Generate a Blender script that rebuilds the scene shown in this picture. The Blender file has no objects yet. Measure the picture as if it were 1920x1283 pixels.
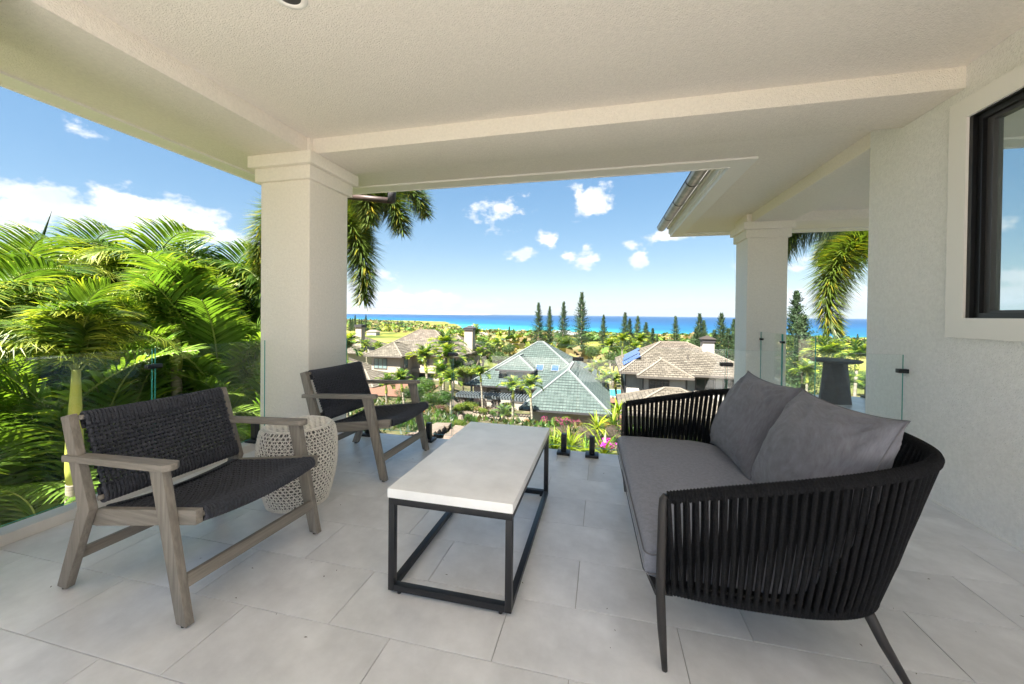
import bpy, bmesh, math, random
from mathutils import Vector, Matrix, noise
R = math.radians
rnd = random.Random(7)
S = bpy.context.scene
COL = S.collection

# ------------------------------------------------------------------ camera
H = 1.3
YAW, PIT, ROL, FPX, CXP, CYP = -.2333, -.0093, .0108, 719.4, 960.0, 596.8
fw = Vector((math.sin(YAW)*math.cos(PIT), math.cos(YAW)*math.cos(PIT), math.sin(PIT)))
r0 = Vector((math.cos(YAW), -math.sin(YAW), 0)); u0 = r0.cross(fw)
rt = r0*math.cos(ROL) + u0*math.sin(ROL); up = -r0*math.sin(ROL) + u0*math.cos(ROL)
EYE = Vector((0, 0, H))
cam = bpy.data.cameras.new('camera'); camo = bpy.data.objects.new('camera', cam); COL.objects.link(camo)
cam.sensor_width = 36; cam.lens = 36*FPX/1920; cam.shift_y = -(641.5-CYP)/1920
cam.clip_start = .05; cam.clip_end = 120000
M3 = Matrix((rt, up, -fw)).transposed()
camo.matrix_world = Matrix.Translation(EYE) @ M3.to_4x4()
S.camera = camo

# ------------------------------------------------------------------ world and sun
SUN = Vector((-.27, -.60, 1.0)).normalized()
sun_el = math.asin(SUN.z)
W = bpy.data.worlds.new('World'); S.world = W; W.use_nodes = True
nt = W.node_tree; nt.nodes.clear()
def N(t, ty, **kw):
    n = t.nodes.new(ty)
    for k, v in kw.items(): setattr(n, k, v)
    return n
def math_(t, op, a, b=None, clamp=False, c=None):
    n = N(t, 'ShaderNodeMath', operation=op); n.use_clamp = clamp
    for i, v in enumerate((a, b, c)):
        if v is None: continue
        if isinstance(v, (int, float)): n.inputs[i].default_value = v
        else: t.links.new(v, n.inputs[i])
    return n.outputs[0]
def vmath(t, op, a, b=None):
    n = N(t, 'ShaderNodeVectorMath', operation=op)
    for i, v in enumerate((a, b)):
        if v is None: continue
        if isinstance(v, (tuple, list)): n.inputs[i].default_value = v
        else: t.links.new(v, n.inputs[i])
    return n.outputs['Value'] if op in ('LENGTH', 'DOT_PRODUCT') else n.outputs['Vector']
SKY_STRENGTH = .057
sky = N(nt, 'ShaderNodeTexSky', sky_type='NISHITA'); sky.sun_disc = False
sky.sun_elevation = sun_el; sky.sun_rotation = math.atan2(SUN.x, SUN.y); sky.altitude = 60
sky.air_density = 1.0; sky.dust_density = .2; sky.ozone_density = 2.2
bg = N(nt, 'ShaderNodeBackground'); bg.inputs[1].default_value = SKY_STRENGTH
gmn = N(nt, 'ShaderNodeGamma'); gmn.inputs[1].default_value = .5; nt.links.new(sky.outputs[0], gmn.inputs[0])
hsn = N(nt, 'ShaderNodeHueSaturation'); hsn.inputs['Saturation'].default_value = 1.75; nt.links.new(gmn.outputs[0], hsn.inputs['Color'])
nt.links.new(hsn.outputs[0], bg.inputs[0])
tc = N(nt, 'ShaderNodeTexCoord')
sep = N(nt, 'ShaderNodeSeparateXYZ'); nt.links.new(tc.outputs['Generated'], sep.inputs[0])
az = math_(nt, 'ARCTAN2', sep.outputs[0], sep.outputs[1])
el = math_(nt, 'ARCSINE', sep.outputs[2])
cmb = N(nt, 'ShaderNodeCombineXYZ'); nt.links.new(az, cmb.inputs[0]); nt.links.new(el, cmb.inputs[1])
def dirof(px, py):
    d = (rt*(px-CXP)/FPX - up*(py-CYP)/FPX + fw).normalized()
    return math.atan2(d.x, d.y), math.asin(d.z)
# cumulus over the sea and over the palms: where each stands in the sky, width, height (pixels of angle), weight
clouds = [(60,395,150,62,1.15),(200,400,150,58,1.2),(330,412,130,48,1.15),(-120,380,170,80,1.1),(420,445,90,28,1.0),(30,360,60,30,1),(1107,378,42,30,1.25),(1085,362,22,18,1.0),
          (935,398,46,34,.62),(982,475,30,16,1.1),(1027,449,28,16,1.05),(1100,490,27,17,1.1),(1072,482,16,10,.7),(1098,461,14,12,.7),
          (1197,487,20,18,1.1),(1182,462,24,12,.62),(1245,442,40,14,.8),(195,261,26,10,.55),(665,457,40,16,.8),(680,512,60,14,.6),
          (760,560,170,15,1.1),(660,556,130,18,1.0),(840,572,90,9,.8),(560,540,160,30,.9),(1320,560,60,6,.45),(1540,560,160,30,.8),(1600,470,130,22,.55),(1460,500,60,14,.4)]
cur = None
for (px, py, w, h, s) in clouds:
    a, e = dirof(px, py)
    sc = 1/FPX*(math.cos(math.atan((px-CXP)/FPX))**1.5)
    v = vmath(nt, 'SUBTRACT', cmb.outputs[0], (a, e, 0))
    v = vmath(nt, 'MULTIPLY', v, (1/(w*sc*1.13), 1/(h*sc*1.25), 0))
    l = vmath(nt, 'LENGTH', v)
    m = math_(nt, 'MULTIPLY_ADD', l, -s, c=s)
    cur = m if cur is None else math_(nt, 'MAXIMUM', cur, m)
# fair-weather clouds elsewhere in the sky, behind and beside the house
nb = N(nt, 'ShaderNodeTexNoise'); nb.inputs['Scale'].default_value = 2.2; nb.inputs['Detail'].default_value = 2
mp = vmath(nt, 'MULTIPLY', cmb.outputs[0], (1.0, 2.6, 1.0)); nt.links.new(mp, nb.inputs['Vector'])
els = math_(nt, 'MULTIPLY_ADD', nb.outputs[0], 5.0, c=-2.75)
away = math_(nt, 'SMOOTH_MIN', math_(nt, 'MULTIPLY_ADD', math_(nt, 'ABSOLUTE', math_(nt, 'ADD', az, .16)), 3.0, c=-3.0), 1.0)
els = math_(nt, 'MINIMUM', els, away)
cur = math_(nt, 'MAXIMUM', cur, els)
nz = N(nt, 'ShaderNodeTexNoise'); nz.inputs['Scale'].default_value = 16; nz.inputs['Detail'].default_value = 8; nz.inputs['Roughness'].default_value = .6
mp2 = vmath(nt, 'MULTIPLY', cmb.outputs[0], (1.0, 1.5, 1.0)); nt.links.new(mp2, nz.inputs['Vector'])
dens = math_(nt, 'ADD', cur, math_(nt, 'MULTIPLY_ADD', nz.outputs[0], 3.4, c=-1.78))
fac = N(nt, 'ShaderNodeMapRange', interpolation_type='SMOOTHSTEP'); nt.links.new(dens, fac.inputs[0])
fac.inputs[1].default_value = .05; fac.inputs[2].default_value = .62; fac.inputs[4].default_value = .97
n3 = N(nt, 'ShaderNodeTexNoise'); n3.inputs['Scale'].default_value = 9; n3.inputs['Detail'].default_value = 5; nt.links.new(mp2, n3.inputs['Vector'])
rmp = N(nt, 'ShaderNodeValToRGB'); nt.links.new(n3.outputs[0], rmp.inputs[0])
rmp.color_ramp.elements[0].position = .35; rmp.color_ramp.elements[0].color = (.72, .80, .92, 1)  # bluish cloud shadow put into the colour by noise
rmp.color_ramp.elements[1].position = .58; rmp.color_ramp.elements[1].color = (1, 1, 1, 1)
CLOUD = .185
bg2 = N(nt, 'ShaderNodeBackground'); bg2.inputs[1].default_value = CLOUD; nt.links.new(rmp.outputs[0], bg2.inputs[0])
mx = N(nt, 'ShaderNodeMixShader'); nt.links.new(fac.outputs[0], mx.inputs[0]); nt.links.new(bg.outputs[0], mx.inputs[1]); nt.links.new(bg2.outputs[0], mx.inputs[2])
wo = N(nt, 'ShaderNodeOutputWorld'); nt.links.new(mx.outputs[0], wo.inputs[0])

sl = bpy.data.lights.new('sun', 'SUN'); sl.energy = 4.0; sl.angle = R(.5); sl.color = (1, .95, .86)
so = bpy.data.objects.new('sun', sl); COL.objects.link(so)
so.rotation_euler = SUN.to_track_quat('Z', 'Y').to_euler(); so.location = (-10, -20, 40)
S.view_settings.view_transform = 'Standard'; S.view_settings.look = 'None'
S.view_settings.exposure = 2.75; S.view_settings.gamma = 1
S.cycles.max_bounces = 10; S.cycles.diffuse_bounces = 7; S.cycles.glossy_bounces = 4
S.cycles.transparent_max_bounces = 14; S.cycles.transmission_bounces = 4
S.cycles.caustics_reflective = False; S.cycles.caustics_refractive = False
S.cycles.sample_clamp_indirect = 6

# ------------------------------------------------------------------ helpers
def at(px, py, d):                      # point seen at a pixel, d metres ahead of the camera
    return EYE + (rt*(px-CXP)/FPX - up*(py-CYP)/FPX + fw)*d
def ray(px, py): return rt*(px-CXP)/FPX - up*(py-CYP)/FPX + fw
def on_y(px, py, Y):
    d = ray(px, py); return EYE + d*(Y/d.y)
def on_z(px, py, z):
    d = ray(px, py); return EYE + d*((z-H)/d.z)

def tag(o, label=None, cat=None, group=None, kind=None):
    if label: o['label'] = label
    if cat: o['category'] = cat
    if group: o['group'] = group
    if kind: o['kind'] = kind
    return o
def thing(name, label, cat, loc=(0, 0, 0), rz=0, group=None):
    o = bpy.data.objects.new(name, None); COL.objects.link(o); o.empty_display_size = .1
    o.location = loc; o.rotation_euler = (0, 0, rz)
    return tag(o, label, cat, group)
class MB:
    def __init__(s): s.v = []; s.f = []; s.m = []; s.c = []; s.uv = []; s.cur = (1, 1, 1); s.mi = 0; s.hasuv = False
    def vert(s, p, c=None): s.v.append(tuple(p)); s.c.append(c or s.cur); return len(s.v)-1
    def face(s, idx, uv=None):
        s.f.append(idx); s.m.append(s.mi)
        if uv: s.hasuv = True
        s.uv.append(uv or [(0, 0)]*len(idx))
    def poly(s, pts, uv=None):
        i = [s.vert(p) for p in pts]; s.face(i, uv)
    def box(s, a, b):
        x0, y0, z0 = a; x1, y1, z1 = b
        i = [s.vert(p) for p in ((x0,y0,z0),(x1,y0,z0),(x1,y1,z0),(x0,y1,z0),(x0,y0,z1),(x1,y0,z1),(x1,y1,z1),(x0,y1,z1))]
        for q in ((3,2,1,0),(4,5,6,7),(0,1,5,4),(1,2,6,5),(2,3,7,6),(3,0,4,7)): s.face([i[k] for k in q])
    def obox(s, p, q, w, h, upv=(0, 0, 1)):     # beam from p to q, width w, height h
        p, q = Vector(p), Vector(q); d = (q-p).normalized(); sd = d.cross(Vector(upv))
        if sd.length < 1e-4: sd = d.cross(Vector((1, 0, 0)))
        sd.normalize(); u = sd.cross(d)
        i = []
        for e in (p, q):
            for a, b in ((-1,-1),(1,-1),(1,1),(-1,1)): i.append(s.vert(e+sd*a*w/2+u*b*h/2))
        for k in range(4): s.face([i[k], i[(k+1)%4], i[4+(k+1)%4], i[4+k]])
        s.face([i[3],i[2],i[1],i[0]]); s.face(i[4:])
    def prism(s, poly, y0, y1):                 # polygon in (x,z), extruded along y
        n = len(poly)
        a = [s.vert((x, y0, z)) for x, z in poly]; b = [s.vert((x, y1, z)) for x, z in poly]
        s.face(a); s.face(b[::-1])
        for k in range(n): s.face([a[(k+1)%n], a[k], b[k], b[(k+1)%n]])
    def slab(s, poly, z0, z1):                  # polygon in (x,y), extruded along z
        n = len(poly)
        a = [s.vert((x, y, z0)) for x, y in poly]; b = [s.vert((x, y, z1)) for x, y in poly]
        s.face(a[::-1]); s.face(b)
        for k in range(n): s.face([a[k], a[(k+1)%n], b[(k+1)%n], b[k]])
    def tube(s, pts, rad, n=8, cap=True):
        pts = [Vector(p) for p in pts]; rings = []
        t0 = (pts[1]-pts[0]).normalized(); ref = Vector((0, 0, 1)) if abs(t0.z) < .9 else Vector((1, 0, 0))
        a = t0.cross(ref).normalized()
        for k, p in enumerate(pts):
            t = ((pts[min(k+1, len(pts)-1)]-pts[max(k-1, 0)])).normalized()
            a = (a - t*a.dot(t)).normalized(); b = t.cross(a)
            r = rad[k] if isinstance(rad, (list, tuple)) else rad
            rings.append([s.vert(p+(a*math.cos(2*math.pi*j/n)+b*math.sin(2*math.pi*j/n))*r) for j in range(n)])
        for k in range(len(rings)-1):
            for j in range(n): s.face([rings[k][j], rings[k][(j+1)%n], rings[k+1][(j+1)%n], rings[k+1][j]])
        if cap: s.face(rings[0][::-1]); s.face(rings[-1])
    def lathe(s, prof, n=32, c=(0, 0), cap=True):
        rings = [[s.vert((c[0]+r*math.cos(2*math.pi*j/n), c[1]+r*math.sin(2*math.pi*j/n), z)) for j in range(n)] for r, z in prof]
        for k in range(len(rings)-1):
            for j in range(n): s.face([rings[k][j], rings[k][(j+1)%n], rings[k+1][(j+1)%n], rings[k+1][j]])
        if cap: s.face(rings[0][::-1]); s.face(rings[-1])
    def mesh(s, name, mats, smooth=False, bevel=0, seg=2):
        me = bpy.data.meshes.new(name)
        me.from_pydata(s.v, [], s.f)
        for m in (mats if isinstance(mats, (list, tuple)) else [mats]): me.materials.append(m)
        if any(s.m): me.polygons.foreach_set('material_index', s.m)
        if any(c != (1, 1, 1) for c in s.c[:400:7]) or (s.c and s.c[-1] != (1, 1, 1)):
            ca = me.color_attributes.new('tone', 'FLOAT_COLOR', 'POINT')
            ca.data.foreach_set('color', [x for c in s.c for x in (*c, 1)])
        if s.hasuv:
            uv = me.uv_layers.new(name='UVMap'); uv.data.foreach_set('uv', [x for f in s.uv for p in f for x in p])
        if bevel:
            bm = bmesh.new(); bm.from_mesh(me)
            es = [e for e in bm.edges if len(e.link_faces) == 2 and e.calc_face_angle(0) > .5]
            bmesh.ops.bevel(bm, geom=es, offset=bevel, segments=seg, affect='EDGES', profile=.6, clamp_overlap=True)
            bm.to_mesh(me); bm.free()
            if seg > 1: smooth = True
        if smooth:
            me.polygons.foreach_set('use_smooth', [True]*len(me.polygons))
            if bevel: me.set_sharp_from_angle(angle=R(35))
        me.update(); return me
    def build(s, name, mats, parent=None, smooth=False, bevel=0, seg=2, **kw):
        return inst(name, s.mesh(name, mats, smooth, bevel, seg), parent, **kw)
def inst(name, me, parent=None, loc=None, rot=None, scale=None, kind=None, label=None):
    o = bpy.data.objects.new(name, me); COL.objects.link(o)
    if parent: o.parent = parent
    if loc is not None: o.location = loc
    if rot is not None: o.rotation_euler = rot
    if scale is not None: o.scale = (scale,)*3 if isinstance(scale, (int, float)) else scale
    if kind: o['kind'] = kind
    if label: o['label'] = label
    return o
def copy_tree(o, parent=None):
    c = o.copy(); COL.objects.link(c); c.parent = parent
    for ch in list(o.children): copy_tree(ch, c)
    return c

# ------------------------------------------------------------------ materials
def material(name, col, rough=.6, spec=.5, metal=0, var=.0, vscale=5, bump=0, bscale=50, stretch=(1, 1, 1), coat=0, detail=4, objrand=0, col2=None, coord='Object', sheen=0):
    m = bpy.data.materials.new(name); m.use_nodes = True; t = m.node_tree
    b = t.nodes['Principled BSDF']
    b.inputs['Base Color'].default_value = (*col, 1); b.inputs['Roughness'].default_value = rough
    b.inputs['Specular IOR Level'].default_value = spec; b.inputs['Metallic'].default_value = metal
    b.inputs['Coat Weight'].default_value = coat; b.inputs['Sheen Weight'].default_value = sheen
    tcn = N(t, 'ShaderNodeTexCoord'); mpn = N(t, 'ShaderNodeMapping'); mpn.inputs['Scale'].default_value = stretch
    t.links.new(tcn.outputs[coord], mpn.inputs[0])
    if var or col2:
        n = N(t, 'ShaderNodeTexNoise'); n.inputs['Scale'].default_value = vscale; n.inputs['Detail'].default_value = detail; n.inputs['Roughness'].default_value = .62
        t.links.new(mpn.outputs[0], n.inputs['Vector'])
        rp = N(t, 'ShaderNodeValToRGB'); t.links.new(n.outputs[0], rp.inputs[0])
        c2 = col2 or tuple(min(1, c*(1+var)) for c in col); c1 = tuple(c*(1-var) for c in col) if not col2 else col
        rp.color_ramp.elements[0].position = .3; rp.color_ramp.elements[1].position = .7
        rp.color_ramp.elements[0].color = (*c1, 1); rp.color_ramp.elements[1].color = (*c2, 1)
        out = rp.outputs[0]
        if objrand:
            oi = N(t, 'ShaderNodeObjectInfo'); hs = N(t, 'ShaderNodeHueSaturation')
            t.links.new(math_(t, 'MULTIPLY_ADD', oi.outputs['Random'], objrand*2, c=1-objrand), hs.inputs['Value']); t.links.new(out, hs.inputs['Color']); out = hs.outputs[0]
        t.links.new(out, b.inputs['Base Color'])
    if bump:
        n2 = N(t, 'ShaderNodeTexNoise'); n2.inputs['Scale'].default_value = bscale; n2.inputs['Detail'].default_value = 4
        t.links.new(mpn.outputs[0], n2.inputs['Vector'])
        bp = N(t, 'ShaderNodeBump'); bp.inputs['Strength'].default_value = bump; bp.inputs['Distance'].default_value = .01
        t.links.new(n2.outputs[0], bp.inputs['Height']); t.links.new(bp.outputs[0], b.inputs['Normal'])
    return m
def leaf_material(name, rough=.42, trans=.32, boost=(1.25, 1.3, .5)):
    m = bpy.data.materials.new(name); m.use_nodes = True; t = m.node_tree
    b = t.nodes['Principled BSDF']; out = t.nodes['Material Output']
    a = N(t, 'ShaderNodeAttribute', attribute_name='tone')
    b.inputs['Roughness'].default_value = rough; b.inputs['Specular IOR Level'].default_value = .45
    oi = N(t, 'ShaderNodeObjectInfo'); hs = N(t, 'ShaderNodeHueSaturation')
    t.links.new(math_(t, 'MULTIPLY_ADD', oi.outputs['Random'], .5, c=.75), hs.inputs['Value'])
    t.links.new(math_(t, 'MULTIPLY_ADD', oi.outputs['Random'], -.03, c=.515), hs.inputs['Hue'])
    t.links.new(a.outputs['Color'], hs.inputs['Color'])
    t.links.new(hs.outputs[0], b.inputs['Base Color'])
    tr = N(t, 'ShaderNodeBsdfTranslucent'); mm = vmath(t, 'MULTIPLY', hs.outputs[0], boost); t.links.new(mm, tr.inputs[0])
    ms = N(t, 'ShaderNodeMixShader'); ms.inputs[0].default_value = trans
    t.links.new(b.outputs[0], ms.inputs[1]); t.links.new(tr.outputs[0], ms.inputs[2]); t.links.new(ms.outputs[0], out.inputs[0])
    return m
def glass_material(name, tint=(.975, .995, .99), refl=1.0):
    m = bpy.data.materials.new(name); m.use_nodes = True; t = m.node_tree; t.nodes.clear()
    out = N(t, 'ShaderNodeOutputMaterial'); tr = N(t, 'ShaderNodeBsdfTransparent'); tr.inputs[0].default_value = (*tint, 1)
    gl = N(t, 'ShaderNodeBsdfGlossy'); gl.inputs['Roughness'].default_value = .0; gl.inputs[0].default_value = (refl, refl, refl, 1)
    fr = N(t, 'ShaderNodeFresnel'); gn = N(t, 'ShaderNodeNewGeometry'); t.links.new(math_(t, 'MULTIPLY_ADD', gn.outputs['Backfacing'], 1/1.5-1.5, c=1.5), fr.inputs[0])
    ms = N(t, 'ShaderNodeMixShader'); t.links.new(math_(t, 'MULTIPLY', fr.outputs[0], .6), ms.inputs[0]); t.links.new(tr.outputs[0], ms.inputs[1]); t.links.new(gl.outputs[0], ms.inputs[2])
    t.links.new(ms.outputs[0], out.inputs[0]); return m

M = {}
M['stucco'] = material('stucco', (.89, .83, .765), .85, .3, var=.05, vscale=42, detail=10, bump=.9, bscale=110)
M['stucco_wall'] = material('stucco_wall', (.89, .87, .86), .85, .3, var=.06, vscale=38, detail=10, bump=1.0, bscale=95)
M['trim'] = material('trim', (.86, .83, .80), .6, .4, var=.01, vscale=3)
M['tile'] = material('tile', (.69, .695, .715), .30, .62, var=.20, vscale=2.8, detail=10, bump=.06, bscale=30, objrand=.045)
M['bounce_paving'] = material('bounce_paving', (.68, .63, .58), .7, .3, var=.08, vscale=2)  # pale surface of the added deck that bounces sun inside
M['grout'] = material('grout', (.36, .35, .335), .9, .2, var=.1)
M['kerb'] = material('kerb', (.62, .60, .575), .5, .45, var=.08, vscale=4, detail=6)
def wood(name, st):
    return material(name, (.15, .133, .115), .62, .35, vscale=3, detail=7, stretch=st, bump=.25, bscale=9, col2=(.265, .24, .212))
M['wood_x'] = wood('wood_x', (1.2, 22, 22)); M['wood_z'] = wood('wood_z', (22, 22, 1.2)); M['wood_y'] = wood('wood_y', (22, 1.2, 22))
M['rope'] = material('rope', (.038, .041, .056), .75, .5, var=.5, vscale=90, bump=.8, bscale=260, stretch=(1, 1, 1))
M['sofa_rope'] = material('sofa_rope', (.0085, .009, .012), .9, .25, var=.75, vscale=160, bump=1.0, bscale=330)
M['black_metal'] = material('black_metal', (.008, .009, .013), .42, .5)
M['sofa_metal'] = material('sofa_metal', (.028, .026, .027), .5, .4)
M['concrete'] = material('concrete', (.84, .845, .86), .36, .6, var=.10, vscale=4, detail=8, bump=.06, bscale=70)
M['fabric'] = material('fabric', (.225, .235, .285), .95, .15, var=.16, vscale=60, detail=8, bump=.35, bscale=420, sheen=.15)
M['pillow_fabric'] = material('pillow_fabric', (.15, .153, .185), .95, .15, var=.2, vscale=22, detail=8, stretch=(1, 1, 7), bump=.3, bscale=300, sheen=.15)
M['piping'] = material('piping', (.15, .15, .17), .9, .2)
M['wicker'] = material('wicker', (.80, .77, .72), .6, .4, var=.12, vscale=60)
M['wicker_shade'] = material('wicker_shade', (.13, .125, .12), .9, .2)  # dark colour standing in for shade inside the stool
M['glass'] = glass_material('glass')
M['glass_edge'] = material('glass_edge', (.05, .34, .30), .15, .6)
M['win_frame'] = material('win_frame', (.007, .007, .009), .35, .5)
M['win_sash'] = material('win_sash', (.05, .048, .052), .4, .5)
M['zinc'] = material('zinc', (.22, .21, .205), .28, .5, metal=.75, var=.35, vscale=9, detail=6)
M['copper_dark'] = material('copper_dark', (.055, .035, .028), .5, .4, var=.3, vscale=8)
M['grey_base'] = material('grey_base', (.10, .102, .108), .7, .3, var=.15, vscale=14, bump=.2, bscale=80)
M['litter'] = material('litter', (.04, .03, .025), .8, .2)
M['leaf'] = leaf_material('leaf', trans=.42)
M['leaf_far'] = leaf_material('leaf_far', .6, .2)
M['pine'] = leaf_material('pine', .7, .1)
M['flower'] = leaf_material('flower', .6, .3, (1.2, 1, 1.2))
M['trunk'] = material('trunk', (.19, .15, .11), .9, .2, var=.35, vscale=6, stretch=(1, 1, 6), bump=.6, bscale=18)
M['palm_trunk'] = material('palm_trunk', (.30, .26, .20), .85, .2, var=.3, vscale=5, stretch=(1, 1, 9), bump=.5, bscale=20)
M['crownshaft'] = material('crownshaft', (.52, .47, .10), .4, .45, vscale=3, stretch=(3, 3, .5), col2=(.30, .38, .07))
M['rachis'] = material('rachis', (.22, .27, .06), .5, .4, var=.2)
M['soil'] = material('soil', (.06, .045, .03), .95, .1, var=.4, vscale=3)
M['lava'] = material('lava', (.05, .045, .042), .9, .2, var=.5, vscale=6, bump=.6, bscale=20, objrand=.3)
M['capstone'] = material('capstone', (.16, .125, .10), .85, .2, var=.25, vscale=3, bump=.4, bscale=12)
M['paver'] = material('paver', (.20, .16, .125), .85, .2, var=.2, vscale=2)
M['red_drive'] = material('red_drive', (.18, .09, .06), .85, .2, var=.2, vscale=2)
M['house_cream'] = material('house_cream', (.34, .29, .24), .85, .2, var=.05, vscale=2)
M['house_white'] = material('house_white', (.42, .39, .355), .85, .2, var=.05, vscale=2)
M['house_taupe'] = material('house_taupe', (.29, .26, .23), .85, .2, var=.05, vscale=2)
M['brown_trim'] = material('brown_trim', (.10, .085, .075), .6, .3)
M['dark_trim'] = material('dark_trim', (.045, .042, .045), .5, .3)
M['dark_pane'] = material('dark_pane', (.03, .04, .045), .08, .6)
M['pale_pane'] = material('pale_pane', (.16, .22, .22), .12, .6)
M['garage_door'] = material('garage_door', (.28, .20, .165), .7, .3)
M['ridge_white'] = material('ridge_white', (.17, .185, .185), .7, .3, var=.1, vscale=3)
M['ridge_tan'] = material('ridge_tan', (.19, .16, .13), .8, .2, var=.1, vscale=3)
M['solar'] = material('solar', (.03, .07, .22), .12, .7)
M['pool'] = material('pool', (.03, .25, .26), .08, .6)
M['pool_rim'] = material('pool_rim', (.35, .36, .36), .6, .3)
M['pergola'] = material('pergola', (.10, .115, .125), .6, .3)
def roof_material(name, a, b, c, tw, th):
    m = bpy.data.materials.new(name); m.use_nodes = True; t = m.node_tree; p = t.nodes['Principled BSDF']
    p.inputs['Roughness'].default_value = .75; p.inputs['Specular IOR Level'].default_value = .25
    tcn = N(t, 'ShaderNodeTexCoord'); br = N(t, 'ShaderNodeTexBrick'); t.links.new(tcn.outputs['UV'], br.inputs['Vector'])
    br.inputs['Scale'].default_value = 1; br.inputs['Brick Width'].default_value = tw; br.inputs['Row Height'].default_value = th
    br.inputs['Mortar Size'].default_value = .03; br.inputs['Color1'].default_value = (*a, 1); br.inputs['Color2'].default_value = (*b, 1); br.inputs['Mortar'].default_value = (*c, 1)
    br.offset = 0 if 'green' in name else .5; br.inputs['Mortar Smooth'].default_value = .4
    n = N(t, 'ShaderNodeTexNoise'); n.inputs['Scale'].default_value = 1.3; n.inputs['Detail'].default_value = 6; t.links.new(tcn.outputs['UV'], n.inputs['Vector'])
    mul = vmath(t, 'MULTIPLY', br.outputs[0], None); vn = t.nodes[-1]
    cb = N(t, 'ShaderNodeCombineXYZ'); k = math_(t, 'MULTIPLY_ADD', n.outputs[0], .9, c=.55)
    for i in range(3): t.links.new(k, cb.inputs[i])
    for nn in t.nodes:
        if nn.bl_idname == 'ShaderNodeVectorMath': t.links.new(cb.outputs[0], nn.inputs[1])
    t.links.new(mul, p.inputs['Base Color']); return m
M['roof_green'] = roof_material('roof_green', (.056, .077, .071), (.083, .107, .099), (.036, .047, .046), .29, .30)
M['roof_tan'] = roof_material('roof_tan', (.10, .084, .066), (.165, .14, .112), (.04, .033, .028), .40, .33)

# ------------------------------------------------------------------ lanai structure (metres; h = unit of the survey)
h = H
ZB, ZC = 2.175*h, 2.285*h              # underside of beams, ceiling
XW = 1.775*h                           # wall plane
CX0, CX1, CY0, CY1 = -2.566*h, -2.125*h, 2.421*h, 2.86*h    # left column
E_L, E_F, E_R, E_RF = -3.33*h, 3.60*h, 1.03*h, 6.54*h       # eave edges
RX0, RX1, RY0, RY1 = 1.74*h, 2.185*h, 5.34*h, 5.77*h        # right column

fl = MB(); fl.box((CX0, -2.2, -.30), (XW+.35, 2.855*h, -.006)); fl.box((XW+.35, -2.2, -.30), (9.5, 3.05*h, -.006)); fl.box((2.40, 2.855*h+.001, -.30), (9.5, RY1+.02, -.006))
floor = fl.build('floor', M['grout'], None, kind='structure')
tw, th, gp = .5455*h, .2625*h, .0028
def tile_mesh(x0, x1, y0, y1):
    mb = MB(); g = gp/2; x0 += g; x1 -= g; y0 += g; y1 -= g; b = .0015
    lo = [(x0, y0), (x1, y0), (x1, y1), (x0, y1)]; hi = [(x0+b, y0+b), (x1-b, y0+b), (x1-b, y1-b), (x0+b, y1-b)]
    i = [mb.vert((*p, -.005)) for p in lo]; j = [mb.vert((*p, -.0012)) for p in lo]; k = [mb.vert((*p, 0)) for p in hi]
    mb.face(k)
    for q in range(4):
        w = (q+1) % 4; mb.face([i[q], i[w], j[w], j[q]]); mb.face([j[q], j[w], k[w], k[q]])
    return mb
tm = {}
def put_tile(x0, x1, y0, y1):
    if x1-x0 < .02 or y1-y0 < .02: return
    key = (round(x1-x0, 4), round(y1-y0, 4))
    if key not in tm: tm[key] = tile_mesh(0, x1-x0, 0, y1-y0).mesh('floor_tile', M['tile'])
    inst('floor_tile', tm[key], floor, loc=(x0, y0, 0))
for k in range(-8, 7):
    y0 = (1.055+k*.2625)*h; y1 = min(y0+th, 2.855*h)
    off = -.08*h if k % 2 == 1 else -.302*h
    if y0 > 2.85*h: break
    for j in range(-6, 7):
        x0 = off+j*tw; x1 = x0+tw
        a, b = max(x0, -2.449*h), min(x1, XW-.003)
        if b > a: put_tile(a, b, y0, y1)
for k in range(7, 19):
    y0 = (1.055+k*.2625)*h; y1 = min(y0+th, RY1+.02); y0 = max(y0, 2.855*h+.004)
    off = -.08*h if k % 2 == 1 else -.302*h
    for j in range(3, 12):
        x0 = off+j*tw; x1 = x0+tw
        a, b = max(x0, 2.42 if y0 > 3.2*h else XW+.36), x1
        if b > a and y1 > y0: put_tile(a, b, y0, y1)

# kerb with glass railing on the left
kb = MB(); kb.box((-2.545*h, -2.2, -.30), (-2.45*h, CY0-.002, .062)); kb.build('kerb', M['kerb'], None, bevel=.004, kind='structure')
# body of the house below and behind, added bounce deck, ceiling, soffits
bd = MB(); bd.box((CX0+.02, -2.2, -3.6), (2.38, 2.85*h, -.301)); bd.box((2.38, -2.2, -3.6), (9.5, RY1, -.301)); bd.build('house_base', M['stucco'], None, kind='structure')
dk = MB(); dk.box((-3.6, -4.4, -.30), (XW+.2, -2.201, -.003)); dk.build('bounce_deck', M['bounce_paving'], None, kind='structure')  # unseen, added behind the camera so sunlit paving brightens the terrace
dk = MB(); dk.box((-3.6, -4.4, -3.6), (XW+.2, -2.201, -.301)); dk.build('bounce_deck_base', M['stucco'], None, kind='structure')  # unseen block under the added deck
ce = MB(); ce.slab([(E_L, -2.2), (6.5, -2.2), (6.5, E_RF), (E_R, E_RF), (E_R, E_F), (E_L, E_F)], ZC, ZC+.22)
ceiling = ce.build('ceiling', M['stucco'], None, kind='structure')
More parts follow.
